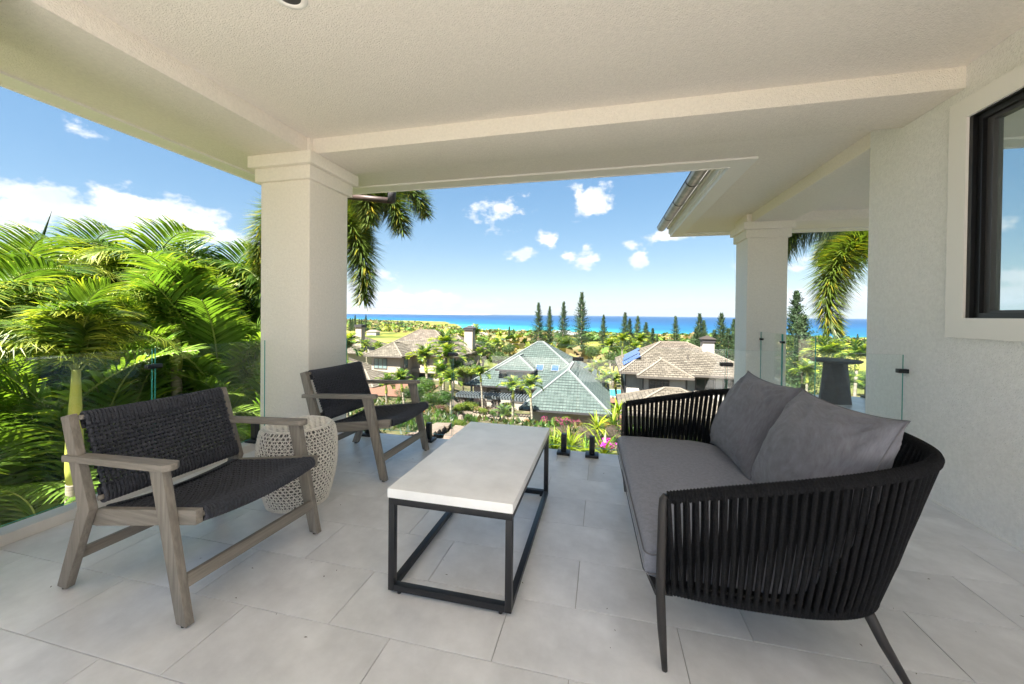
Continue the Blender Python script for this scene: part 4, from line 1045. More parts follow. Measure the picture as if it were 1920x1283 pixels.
for k, (x, y, rd, hc) in enumerate([(-10.5, 2.2, 3.0, 2.2), (-12, 5.8, 3.2, 2.6), (-11.5, 9.5, 3.2, 2.8), (-13.5, 10.5, 2.8, 2.2), (-10, -1.5, 3.2, 2.4), (-15, 3, 4, 3.4), (-14, 8, 4, 3.4)]):
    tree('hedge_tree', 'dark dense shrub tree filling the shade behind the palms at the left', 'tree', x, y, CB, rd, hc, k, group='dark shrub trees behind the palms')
# foxtail palms
FX = [foxtail_mesh(2.5, R(35), R(120), 41), foxtail_mesh(2.3, R(55), R(150), 42), foxtail_mesh(2.4, R(15), R(95), 43)]
def foxtail(label, px, py, d, zf, dirs, sc, seed):
    c = at(px, py, d); t = palm('foxtail_palm', label, 'palm tree', (c.x, c.y, zf), c.z, FX, 0, tr=.10, shaft=.8, seed=seed)
    r = random.Random(seed)
    for k, (a, inc, m_) in enumerate(dirs):
        o = inst('frond', FX[m_], t, loc=(0, 0, c.z-zf-.05), scale=sc*r.uniform(.95, 1.05)); o.rotation_euler = (r.uniform(-.1, .1), -R(inc), R(a))
    return t
foxtail('tall foxtail palm behind the big column, bushy leaves hanging on both sides', 585, 372, 7.6, -2.6, [(-8, 0, 0), (12, 14, 0), (-20, -8, 1), (30, 25, 1), (180, -50, 1), (90, 10, 2), (-14, -30, 2)], 1.05, 61)
foxtail('tall foxtail palm right of the side terrace column, bushy leaves hanging down', 1672, 425, 9.6, -4.5, [(174, -4, 0), (196, -30, 2), (186, 26, 0), (0, 10, 0), (20, 0, 1), (90, 20, 2), (-90, 20, 2)], 1.35, 62)
MSF = [frond_mesh(1.6, R(60), R(105), 16, .62, .10, 31, nseg=2, droop=.6, tipy=.15, base=(.065, .13, .015)), frond_mesh(1.6, R(45), R(95), 16, .60, .10, 32, nseg=2, droop=.7, tipy=.35, base=(.085, .15, .016)), frond_mesh(1.5, R(72), R(115), 15, .6, .10, 33, nseg=2, droop=.6, tipy=.1, base=(.055, .115, .016))]
MSD = [frond_mesh(1.3, R(50), R(85), 22, .34, .05, 34, nseg=2, droop=.3, tipy=.1, base=(.10, .17, .06))]
def mid_palm(label, px, py, Y, rpx, group=None, nf=13, seed=0, tip=None, ms=None, zfoot=None):
    c = on_y(px, py, Y); d = (c-EYE).dot(fw); sc = rpx*d/FPX/1.45; zf = ter(c.x, c.y) if zfoot is None else zfoot
    return palm('palm_tree', label, 'palm tree', (c.x, c.y, zf), max(c.z, zf+.8), ms or MSF, nf, lean=(rnd.uniform(-.4, .4)*sc, 0), tr=.11*min(1.3, sc), shaft=min(.9*sc, 1.2), scale=sc, seed=seed or int(px), group=group, incl=(-.55, .85))
mids = [(652, 655, 15, 42, 'green palm right beside the big column, in front of the cream house', 14), (803, 676, 38, 38, 'palm in front of the cream house, before its upper windows', 13),
        (832, 652, 44, 40, 'yellowing palm right of the cream house palm, behind the glass clip', 13), (848, 672, 40, 34, 'palm just right of the glass clip, lower and greener', 11), (826, 704, 32, 32, 'small palm before the garden shrubs, left of the green-roofed house', 12), (846, 716, 30, 28, 'small palm beside the white-trunked one, left of the pergola', 11),
        (906, 703, 38, 22, 'small palm in front of the green roof corner', 11), (962, 729, 31, 31, 'left palm of the pair before the green garage', 13), (1001, 727, 29, 30, 'right palm of the pair before the green garage', 13),
        (725, 722, 26, 26, 'small palm behind the farther chair arm, left', 10), (758, 716, 26, 30, 'small palm before the tan lower roof', 11), (895, 628, 78, 24, 'round-headed palm beyond the cream house chimney', 12),
        (1122, 694, 46, 26, 'lime palm at the right end of the green roof, upper of the cluster', 12), (1132, 716, 44, 27, 'lime palm of the cluster by the pool, lowest', 12), (1158, 716, 46, 24, 'palm between the pool and the solar-roofed house', 12),
        (1146, 652, 66, 22, 'palm behind the lime cluster, toward the golf course', 11), (1166, 640, 78, 22, 'palm above the solar panels, left one', 11), (1195, 642, 80, 22, 'palm above the solar panels, right one', 11), (1190, 655, 70, 20, 'small palm directly above the solar roof', 10),
        (688, 650, 60, 17, 'first small palm in the row left of the cream house roof', 9), (703, 652, 60, 15, 'second small palm in the row left of the cream house roof', 9), (716, 655, 58, 15, 'third small palm in the row left of the cream house roof', 9), (733, 652, 62, 15, 'fourth small palm in the row left of the cream house roof', 9),
        (870, 672, 58, 26, 'dark palm behind the glass clip, by the pergola trees', 11), (905, 668, 60, 24, 'dark palm left of the green roof peak', 11), (935, 650, 72, 20, 'small palm behind the left slope of the green roof', 10),
        (1556, 665, 24, 42, 'lime palm behind the round table', 14), (1600, 670, 26, 38, 'palm behind the round table, right one beside the wall', 13), (1590, 720, 18, 30, 'drooping palm low beside the round table', 12), (1512, 700, 30, 30, 'palm left of the round table, partly yellow', 12)]
for px, py, Y, rp, lab, nf in mids: mid_palm(lab, px, py, Y, rp, nf=nf, zfoot=-7 if px > 1400 else None)
c = on_y(945, 778, 34); palm('pygmy_palm', 'low date palm with blue-green leaves beside the pergola pillar', 'palm tree', (c.x, c.y, ter(c.x, c.y)), ter(c.x, c.y)+1.7, MSD, 16, tr=.14, shaft=0, scale=1.05, seed=71, incl=(-.3, .9))

# ------------------------------------------------------------------ shrubs, hedges and flowers in the gardens
FM = leafball(2500, .09, .3, 15, FG+LIME[:1], flower=(.70, .02, .34), nfl=170, fs=.85); FO = leafball(2500, .09, .32, 16, FG, flower=(.70, .16, .02), nfl=120, fs=.8); FW = leafball(2500, .09, .32, 17, FG+LIME[:1], flower=(.45, .43, .36), nfl=26, fs=.5)
FR_ = leafball(900, .13, .3, 18, [(.12, .06, .04), (.16, .05, .04), (.08, .09, .03)]); BR = leafball(5000, .045, .3, 19, [(.15, .115, .085), (.19, .14, .12), (.10, .10, .045)], flower=(.35, .12, .16), nfl=40, fs=.8)
def bush(label, px, py, Y, rpx, crown, flat=.8, cat='shrub', name='garden_shrub', group=None, seed=0):
    c = on_y(px, py, Y); d = (c-EYE).dot(fw); rd = rpx*d/FPX; zt = ter(c.x, c.y); zc = min(c.z, zt+rd*.6) if c.z-zt > rd*2.2 else c.z
    return tree(name, label, cat, c.x, c.y, crown, rd, max(.15, zc-zt), seed or int(px+py), group, trunk=zc-zt > rd*.9, flat=flat)
bs = [(795, 728, 33, 34, CBG, 'dense bright green shrub below the cream house'), (770, 738, 31, 26, CB, 'dark green shrub left of the bright one, below the cream house'), (800, 752, 27, 30, FW, 'shrub with white flowers above the flower lawn'), (835, 748, 28, 26, CBG, 'green shrub between the two small palms'),
      (872, 722, 36, 26, CBL, 'yellow-lime shrub climbing the left pergola pillar'), (885, 690, 46, 34, CBG, 'broad green tree behind the lime shrub'), (868, 700, 44, 26, CBL, 'lime tree left of the green roof corner'), (850, 690, 46, 28, CBG, 'green tree right of the cream house wall'), (825, 770, 26, 16, FR_, 'dark red-leaved shrub above the flower lawn'), (856, 768, 30, 14, CBL, 'rounded yellow-green bush by the driveway path'), (868, 778, 28, 13, CBL, 'rounded lime bush beside the standing rock'),
      (855, 785, 24, 16, CBG, 'green bush under the small palms above the lava wall'), (780, 785, 22, 22, FO, 'low bush with orange-red flowers on the lawn'), (800, 790, 20, 14, CBG, 'low green shrub behind the lava wall'), (765, 808, 17, 22, CBG, 'low green bush left of the lava wall'), (742, 815, 15, 22, CBL, 'low lime bush at the terrace edge left of the glass foot'), (722, 800, 17, 20, CBG, 'low green bush behind the farther chair seat'),
      (838, 812, 17, 15, CBL, 'lime low bush at the foot of the lava wall'), (905, 728, 40, 12, CBL, 'yellow shrub climbing the pergola beam'), (955, 745, 40, 16, CBL, 'yellow-flowered shrub over the pergola'), (905, 770, 38, 12, CBL, 'low lime shrub in the pergola bed, left'), (925, 775, 38, 10, CBG, 'low green shrub in the pergola bed, middle'), (915, 765, 39, 9, FR_, 'dark purple shrub in the pergola bed'), (950, 762, 40, 15, CBL, 'lime shrub behind the date palm'), (985, 778, 36, 9, FR_, 'dark red shrub at the left corner of the green garage'), (893, 758, 40, 9, CB, 'small dark shrub at the pergola path'),
      (885, 780, 22, 11, FM, 'magenta bougainvillea spray above the far end of the coffee table'), (905, 778, 22, 9, FM, 'small magenta bougainvillea spray right of the other'), (860, 825, 14, 16, CBL, 'bright lime bush beside the far left table corner'), (880, 812, 15, 12, CBG, 'low green bush behind the table end'),
      (990, 797, 16, 10, FO, 'orange croton bush right behind the coffee table'), (1020, 795, 15.5, 13, FM, 'pink-flowered bush left below the garage'), (1055, 797, 15, 15, FM, 'magenta bougainvillea below the garage door'), (1078, 800, 15, 11, FM, 'small magenta bougainvillea right of the larger one'), (1040, 788, 15.5, 12, CBL, 'lime croton standing above the bougainvillea'), (1060, 786, 15.5, 10, CBL, 'second lime croton above the bougainvillea, nearer the garage door'),
      (1050, 816, 12.5, 26, BR, 'brown-mauve ground shrub behind the left black glass foot'), (1100, 815, 12.5, 28, BR, 'brown-mauve ground shrub between glass foot and sofa'), (1145, 813, 13, 26, BR, 'brown-mauve ground shrub beside the sofa arm'), (1020, 822, 12, 16, BR, 'brown-mauve ground shrub at the right table corner'), (1085, 832, 10.5, 20, BR, 'brown-mauve ground shrub low between the black glass feet'),
      (1135, 800, 15, 12, FO, 'orange-flowered low bush beside the sofa arm'), (1110, 800, 15.5, 12, FR_, 'reddish low bush below the garage right corner'), (1150, 775, 26, 20, CB, 'dark shrub right of the green garage'), (1165, 740, 40, 14, FR_, 'reddish shrub on the path by the pool'), (1158, 762, 34, 14, CBD, 'dry ochre shrub right of the garage roof corner'),
      (905, 655, 74, 36, CBF, 'dark broad tree behind the left slope of the green roof'), (880, 650, 84, 30, CBF, 'dark broad tree behind the cream house chimney'), (935, 672, 64, 26, CBF, 'dark tree low behind the green roof'), (1150, 672, 62, 26, CBF, 'green tree behind the lime palms'), (1110, 660, 84, 22, CBF, 'green tree beyond the right slope of the green roof'), (955, 655, 90, 20, CBF, 'tree left of the green roof peak'),
      (1500, 640, 46, 40, CBF, 'big green tree right of the side terrace column'), (1495, 720, 16, 40, CBY, 'bright green bush behind the side terrace glass'), (1540, 745, 12, 24, CBG, 'green bush behind the round table base'), (1455, 690, 34, 50, CBF, 'dense tree behind the side terrace column'), (1640, 690, 30, 60, CBF, 'dense tree behind the stucco wall end'), (1530, 690, 34, 30, CBY, 'lime bush above the round table, left'), (1580, 700, 34, 34, CBF, 'green tree behind the round table'), (1615, 680, 48, 40, CBF, 'broad dark tree by the stucco wall end, farther off'), (1555, 690, 52, 36, CBF, 'broad green tree above the round table, farther off'), (1612, 742, 20, 30, CBG, 'bright green bush low between round table and wall'), (1640, 655, 70, 40, CBF, 'far green tree half hidden by the stucco wall'),
      (1350, 640, 70, 30, CBF, 'green tree left of the far chimney'), (1345, 655, 62, 24, CBY, 'lime tree beside the white chimney'), (1375, 650, 66, 30, CBF, 'green tree right of the white chimney'), (1225, 632, 100, 16, CBF, 'tree above the ridge of the solar-roofed house'), (1060, 640, 110, 20, CBY, 'lime tree at the edge of the golf course')]
for k, (px, py, Y, rp, cr, lab) in enumerate(bs): bush(lab, px, py, Y, rp, cr, seed=k+1)
# strappy lime plants just beyond the glass
def strap_mesh(seed, n=46):
    r = random.Random(seed); mb = MB()
    for k in range(n):
        a = r.uniform(0, 6.28); e = r.uniform(.35, 1.35); L = r.uniform(.6, 1.0); w = .035; d = Vector((math.cos(a)*math.cos(e), math.sin(a)*math.cos(e), math.sin(e))); s = Vector((-math.sin(a), math.cos(a), 0)); P = Vector((0, 0, 0)); prev = None
        c = hsv((.30, .38, .02) if r.random() < .7 else (.12, .22, .02), r.uniform(.7, 1.25))
        for q in range(5):
            ww = w*(.6, 1, .9, .6, .05)[q]; i = (mb.vert(P-s*ww, c), mb.vert(P+s*ww, c))
            if prev: mb.face([prev[0], prev[1], i[1], i[0]])
            prev = i; P = P+d*L/4; d = (d+Vector((0, 0, -.28))).normalized()
    return mb.mesh('leaves', M['leaf'])
SM = [strap_mesh(51), strap_mesh(52), strap_mesh(53, 30)]
for k, (px, py, Y, sc, lab) in enumerate([(1040, 838, 8.2, .75, 'lime strap-leaved plant left of the first black glass foot'), (1068, 838, 8.0, .8, 'lime strap-leaved plant right behind the first black glass foot'), (1132, 846, 7.6, .85, 'lime strap-leaved plant beside the sofa arm, right of the second foot'), (1098, 846, 7.8, .6, 'pale strap-leaved plant between the two black glass feet'), (1120, 800, 13.2, 1.2, 'large green strap-leaved clump below the garage, left one'), (1150, 792, 14.2, 1.5, 'large green strap-leaved clump below the garage, right one'), (1022, 838, 8.4, .6, 'lime strap-leaved plant at the right table corner'), (1160, 772, 18, 1.6, 'tall strap-leaved clump above the sofa arm')]):
    c = on_y(px, py, Y); o = thing('strap_plant', lab, 'plant', (c.x, c.y, c.z-.1), k*1.3); inst('leaves', SM[k % 3], o, scale=sc*(.85 if Y < 9 else .62))
    if c.z > ter(c.x, c.y)+.05: mb = MB(); mb.tube([(0, 0, ter(c.x, c.y)-c.z-.1), (0, 0, .02)], .05, 6); mb.build('stem', M['trunk'], o)
for k, (px, py, Y) in enumerate([(1128, 833, 7.6), (1146, 835, 7.7), (1137, 828, 7.9)]):
    c = on_y(px, py, Y); o = thing('orchid_spray', 'magenta orchid flowers above the lime plant beside the sofa arm', 'flower', c, k, group='magenta orchid sprays by the sofa arm'); r = random.Random(k); mb = MB(); mb.mi = 0; mb.cur = (.55, .03, .35)
    for q in range(26):
        P = Vector((r.uniform(-.07, .07), r.uniform(-.07, .07), r.uniform(-.05, .06))); a = Vector((r.uniform(-1, 1), r.uniform(-1, 1), r.uniform(-1, 1))).normalized()*.035; b = a.cross(Vector((0, .3, 1))).normalized()*.022; mb.poly([P-a, P+b, P+a, P-b])
    mb.build('petals', M['flower'], o, kind='stuff'); mb = MB(); mb.tube([(0, 0, 0), (.03, 0, -.5)], .006, 4); mb.build('stem', M['rachis'], o)
# lava-rock retaining wall and standing stone, paving
def rock_wall(label, a, b, h0, thick, n, rows, seed):
    r = random.Random(seed); a, b = Vector(a), Vector(b); t = thing('lava_rock_wall', label, 'wall', a); d = (b-a); L = d.length; dn = d.normalized(); nn = Vector((-dn.y, dn.x, 0))
    mb = MB(); mb.obox(Vector((0, 0, -h0*.5-.3)), d+Vector((0, 0, -h0*.5-.3)), thick*.8, h0+.5); mb.build('core', M['lava'], t)
    st_m = []
    for q in range(5):
        bm = bmesh.new(); bmesh.ops.create_icosphere(bm, subdivisions=1, radius=1)
        for v in bm.verts: v.co *= r.uniform(.75, 1.1)
        me = bpy.data.meshes.new('stone'); bm.to_mesh(me); bm.free(); me.materials.append(M['lava']); st_m.append(me)
    for i in range(n):
        for j in range(rows):
            P = d*((i+.5+r.uniform(-.2, .2))/n)+Vector((0, 0, -h0*(j+.5)/rows)) - nn*thick*.42
            inst('stone', st_m[(i+j) % 5], t, loc=P, rot=(r.random()*6, r.random()*6, r.random()*6), scale=(L/n*.58, L/n*.5, h0/rows*.62))
    for i in range(11):
        e_ = r.uniform(-.05, .05); mb = MB(); mb.obox(d*(i/11)+nn*e_+Vector((0, 0, .05+e_*.5)), d*((i+.94)/11)+nn*e_+Vector((0, 0, .05-e_*.4)), thick*r.uniform(1.0, 1.3), .1); mb.build('capstone', M['capstone'], t, bevel=.02)
    return t
a_, b_ = on_y(782, 822, 10.5), on_y(833, 797, 14.5)
rock_wall('dark lava-rock garden wall with pale capstones, left of the coffee table', a_, b_, 1.1, .55, 17, 5, 3)
a_, b_ = on_y(836, 838, 9.5), on_y(866, 802, 14)
rock_wall('second lava-rock garden wall with pale top, nearer the coffee table', a_, b_, .5, .45, 14, 3, 4)
c = on_y(864, 785, 24); so_ = thing('standing_stone', 'upright mottled rock beside the round lime bush', 'rock', (c.x, c.y, ter(c.x, c.y)))
mb = MB(); mb.tube([(0, 0, -.2), (.05, 0, .5), (-.04, 0, 1.0), (.02, 0, 1.35)], [.4, .42, .3, .12], 7); mb.build('rock', M['capstone'], so_)
c = on_y(968, 797, 33); bo = thing('boulder', 'flat grey boulder on the forecourt left of the garage', 'rock', (c.x, c.y, ter(c.x, c.y))); mb = MB(); mb.tube([(-.6, 0, .2), (-.3, 0, .3), (.3, 0, .32), (.6, 0, .2)], [.25, .4, .38, .2], 8); mb.build('rock', M['lava'], bo, smooth=True)
def sheet(name, pts, m, lift=.05, sub=14):
    # a paved sheet that follows the terrain
    P = [Vector(p) for p in pts]; mb = MB(); g = {}
    for i in range(sub+1):
        for j in range(sub+1):
            u, v = i/sub, j/sub; q = P[0]*(1-u)*(1-v)+P[1]*u*(1-v)+P[2]*u*v+P[3]*(1-u)*v; g[i, j] = mb.vert((q.x, q.y, ter(q.x, q.y)+lift))
    for i in range(sub):
        for j in range(sub): mb.face([g[i, j], g[i+1, j], g[i+1, j+1], g[i, j+1]])
    return tag(mb.build(name, m), kind='structure')
sheet('forecourt', [(-16.5, 33, 0), (-7.3, 31, 0), (-7.3, 41.5, 0), (-17, 41, 0)], M['paver'], .09)
sheet('path', [(-15.9, 40.5, 0), (-13.8, 40.5, 0), (-13.4, 46, 0), (-15.6, 46, 0)], M['red_drive'], .12)
sheet('driveway', [(-25, 33, 0), (-17.6, 34, 0), (-21, 47, 0), (-30, 47, 0)], M['red_drive'], .10)
sheet('path', [(1.0, 38, 0), (3.0, 38, 0), (3.0, 56, 0), (-.5, 56, 0)], M['red_drive'], .10)
pl = thing('swimming_pool', 'small turquoise swimming pool between the green and the solar-roofed house', 'pool', (1.7, 56, ter(1.7, 56)+.05))
mb = MB(); mb.box((-1.3, -2.6, 0), (1.3, 2.6, .22)); mb.build('rim', M['pool_rim'], pl); mb = MB(); mb.box((-1.05, -2.3, .1), (1.05, 2.3, .235)); mb.build('water', M['pool'], pl)

# ------------------------------------------------------------------ houses
def slope(par, a, b, c, d, m, courses, name='roof_slope'):
    """a,b eave corners (left to right seen from outside), c,d upper corners; stepped tile courses"""
    a, b, c, d = map(Vector, (a, b, c, d)); n = (b-a).cross(d-a).normalized(); mb = MB()
    if n.z < 0: n = -n
    le = (b-a).normalized(); H0 = ((d-a)-(le*(d-a).dot(le))).length
    for k in range(courses):
        f0, f1 = k/courses, (k+1)/courses
        L0, R0_, L1, R1_ = a.lerp(d, f0), b.lerp(c, f0), a.lerp(d, f1), b.lerp(c, f1)
        up_ = n*.045
        uv = lambda p, f: ((p-a).dot(le), f*H0)
        mb.poly([L0+up_, R0_+up_, R1_+n*.005, L1+n*.005], [uv(L0, f0), uv(R0_, f0), uv(R1_, f1-.002), uv(L1, f1-.002)])
        mb.poly([L0-n*.002, R0_-n*.002, R0_+up_, L0+up_], [uv(L0, f0+.001)]*4)
    mb.build(name, m, par)
def cap_line(par, p, q, m, w=.2, name='ridge_cap'):
    mb = MB(); mb.obox(Vector(p)+Vector((0, 0, .05)), Vector(q)+Vector((0, 0, .05)), w, .12); mb.build(name, m, par)
def hip_roof(par, x0, x1, y0, y1, ze, zr, m, mc, inset=None, courses=14, ridge='x', fas=M['dark_trim'], rx=None, ry=None):
    w, dd = x1-x0, y1-y0; run = inset if inset is not None else min(w, dd)/2
    if ridge == 'x': r0_, r1_ = Vector((x0+run, (y0+y1)/2, zr)), Vector((x1-run, (y0+y1)/2, zr))
    else: r0_, r1_ = Vector(((x0+x1)/2, y0+run, zr)), Vector(((x0+x1)/2, y1-run, zr))
    if rx: r0_.x, r1_.x = rx
    A, B, C, D = Vector((x0, y0, ze)), Vector((x1, y0, ze)), Vector((x1, y1, ze)), Vector((x0, y1, ze))
    if ridge == 'x':
        slope(par, A, B, r1_, r0_, m, courses); slope(par, B, C, r1_, r1_, m, courses); slope(par, C, D, r0_, r1_, m, courses); slope(par, D, A, r0_, r0_, m, courses)
        hips = [(A, r0_), (D, r0_), (B, r1_), (C, r1_)]
    else:
        slope(par, A, B, r0_, r0_, m, courses); slope(par, B, C, r1_, r0_, m, courses); slope(par, C, D, r1_, r1_, m, courses); slope(par, D, A, r0_, r1_, m, courses)
        hips = [(A, r0_), (B, r0_), (C, r1_), (D, r1_)]
    for p_, q_ in hips: cap_line(par, p_, q_, mc)
    if (r1_-r0_).length > .2: cap_line(par, r0_, r1_, mc)
    mb = MB(); t_ = .14
    mb.box((x0-.04, y0-.05, ze-t_), (x1+.04, y0+.05, ze+.04)); mb.build('fascia', fas, par)
    mb = MB(); mb.box((x1-.05, y0+.05, ze-t_), (x1+.04, y1, ze+.04)); mb.build('fascia', fas, par)
    mb = MB(); mb.box((x0-.04, y0+.05, ze-t_), (x0+.05, y1, ze+.04)); mb.build('fascia', fas, par)
    mb = MB(); mb.box((x0+.06, y0+.06, ze-.10), (x1-.06, y1-.06, ze-.05)); mb.build('soffit', fas, par)
    return r0_, r1_
def walls(par, x0, x1, y0, y1, z0, z1, m, name='wall'):
    mb = MB(); mb.box((x0, y0, z0), (x1, y1, z1)); mb.build(name, m, par)
def win(par, x0, x1, z0, z1, y, n=2, fm=None, pm=None, axis='y', sgn=-1):
    """window on a wall facing -y (axis y) or on a wall facing -x/+x (axis x, x-range then means y-range)"""
    fm = fm or M['brown_trim']; pm = pm or M['dark_pane']; w = .09
    def bx(a0, a1, c0, c1, d0, d1):
        mb = MB()
        lo_, hi_ = sorted((y+sgn*d0, y+sgn*d1))
        if axis == 'y': mb.box((a0, lo_, c0), (a1, hi_, c1))
        else: mb.box((lo_, a0, c0), (hi_, a1, c1))
        return mb
    f_ = bpy.data.objects.new('window', None); COL.objects.link(f_); f_.parent = par
    bx(x0, x1, z1-w, z1, -.02, .07).build('frame', fm, f_); bx(x0, x1, z0, z0+w, -.02, .08).build('sill', fm, f_)
    for k in range(n+1):
        xx = x0+(x1-x0-w)*k/n; bx(xx, xx+w, z0+w, z1-w, -.02, .06).build('frame', fm, f_)
    for k in range(n):
        xa = x0+(x1-x0-w)*k/n+w; xb = x0+(x1-x0-w)*(k+1)/n; bx(xa, xb, z0+w, z1-w, -.01, .025).build('pane', pm, f_)
GT = -9.7
# green-roofed house
gh = thing('green_roof_house', 'stucco house with steep blue-green tiled hip roofs and white ridge caps', 'house', (-8, 45, GT-.2)); o = Vector((8, -45, -GT+.2)); gh_in = bpy.data.objects.new('x', None)
def rel(par, fn, off):
    before = set(par.children); fn()
    for ch in par.children:
        if ch not in before: ch.location = ch.location+off
def green():
    rg, rc = M['roof_green'], M['ridge_white']
    # main block
    hip_roof(gh, -15.6, -.4, 42.6, 57.8, -7.0, -2.25, rg, rc, courses=22, ridge='x', inset=7.3)
    walls(gh, -14.9, -1.2, 43.4, 57, GT-.4, -7.1, M['house_taupe'])
    # garage
    hip_roof(gh, -7.1, .75, 33.0, 47, -7.0, -3.95, rg, rc, courses=15, ridge='y', inset=3.93)
    walls(gh, -6.3, -.05, 33.8, 43.3, GT-.4, -7.1, M['house_taupe'])
    mb = MB(); mb.box((-2.75, 33.72, GT-.3), (-1.0+.05, 33.79, -7.3)); mb.build('wall_panel', M['house_cream'], gh)
    mb = MB(); mb.box((-2.45, 33.68, GT-.3), (-1.2, 33.715, -7.55)); mb.build('garage_door', M['garage_door'], gh)
    for k in range(5): mb = MB(); mb.box((-2.4, 33.665, GT-.1+k*.42), (-1.25, 33.678, GT+.27+k*.42)); mb.build('door_panel', M['garage_door'], gh)
    # dormer
    hip_roof(gh, -12.2, -7.6, 43.2, 50, -5.15, -3.75, rg, rc, courses=7, ridge='y', inset=2.3)
    walls(gh, -11.6, -8.2, 43.9, 48.5, -6.9, -5.2, M['house_cream']); win(gh, -11.1, -8.9, -6.35, -5.3, 43.9, 2, pm=M['pale_pane'])
    win(gh, -13.3, -11.6, -8.9, -7.5, 43.4, 2); win(gh, -10.4, -8.0, -8.9, -7.5, 43.4, 3)
    sn_ = Vector((0, -4.75, 7.6)).normalized()
    for px_, py_ in ((1012, 691), (1041, 692)):
        # skylights on the front slope
        d = ray(px_, py_); A = Vector((-8, 42.6, -7.0)); t_ = (A-EYE).dot(sn_)/d.dot(sn_); P = EYE+d*t_
        f_ = bpy.data.objects.new('skylight', None); COL.objects.link(f_); f_.parent = gh
        e = Vector((0, 7.6, 4.75)).normalized()
        mb = MB(); mb.obox(P-e*.55, P+e*.55, .95, .3, sn_); mb.build('frame', M['ridge_white'], f_); mb = MB(); mb.obox(P-e*.47+sn_*.03, P+e*.47+sn_*.03, .82, .3, sn_); mb.build('pane', M['solar'], f_)
    e = Vector((-7.6, 0, 4.75)).normalized(); sx_ = Vector((4.75, 0, 7.6)).normalized()
    for y_ in (46.4, 48.2):
        P = Vector((-1.9, y_, -6.1)); f_ = bpy.data.objects.new('skylight', None); COL.objects.link(f_); f_.parent = gh
        mb = MB(); mb.obox(P-e*.6, P+e*.6, .9, .35, sx_); mb.build('frame', M['dark_trim'], f_); mb = MB(); mb.obox(P-e*.5+sx_*.04, P+e*.5+sx_*.04, .75, .3, sx_); mb.build('pane', M['dark_pane'], f_)
rel(gh, green, o)
# pergola with stone pillars
pg = thing('pergola', 'grey slatted pergola on two lava-stone pillars before the green-roofed house', 'pergola', (-11, 39.5, ter(-11, 39.5)))
zt_ = on_y(930, 748, 39.3).z-pg.location.z
xs = [on_y(866, 760, 39.3).x+11, on_y(929, 760, 39.3).x+11, on_y(985, 760, 39.3).x+11]
for x in xs[:2]:
    f_ = bpy.data.objects.new('pillar', None); COL.objects.link(f_); f_.parent = pg; r = random.Random(int(x*9)); f_.location = (x, 0, 0)
    mb = MB(); mb.box((-.33, -.33, -.4), (.33, .33, zt_-.02)); mb.build('core', M['capstone'], f_)
    mb = MB()
    for q in range(120):
        s_ = r.randrange(4); u = r.uniform(-.36, .36); z = r.uniform(0, zt_-.05); P = [(u, -.34), (.34, u), (u, .34), (-.34, u)][s_]; e = r.uniform(.05, .11)
        mb.box((P[0]-e, P[1]-e*.6, z-e*.7), (P[0]+e, P[1]+e*.6, z+e*.7))
    mb.build('stones', M['lava'], f_, kind='stuff')
for y in (-.45, .45): mb = MB(); mb.box((xs[0]-.6, y-.07, zt_), (xs[2]+.5, y+.07, zt_+.32)); mb.build('beam', M['pergola'], pg)
for k in range(26):
    x = xs[0]-.4+(xs[2]-xs[0]+.7)*k/25; mb = MB(); mb.box((x-.045, -.9, zt_+.322), (x+.045, .9, zt_+.44)); mb.build('slat', M['pergola'], pg)
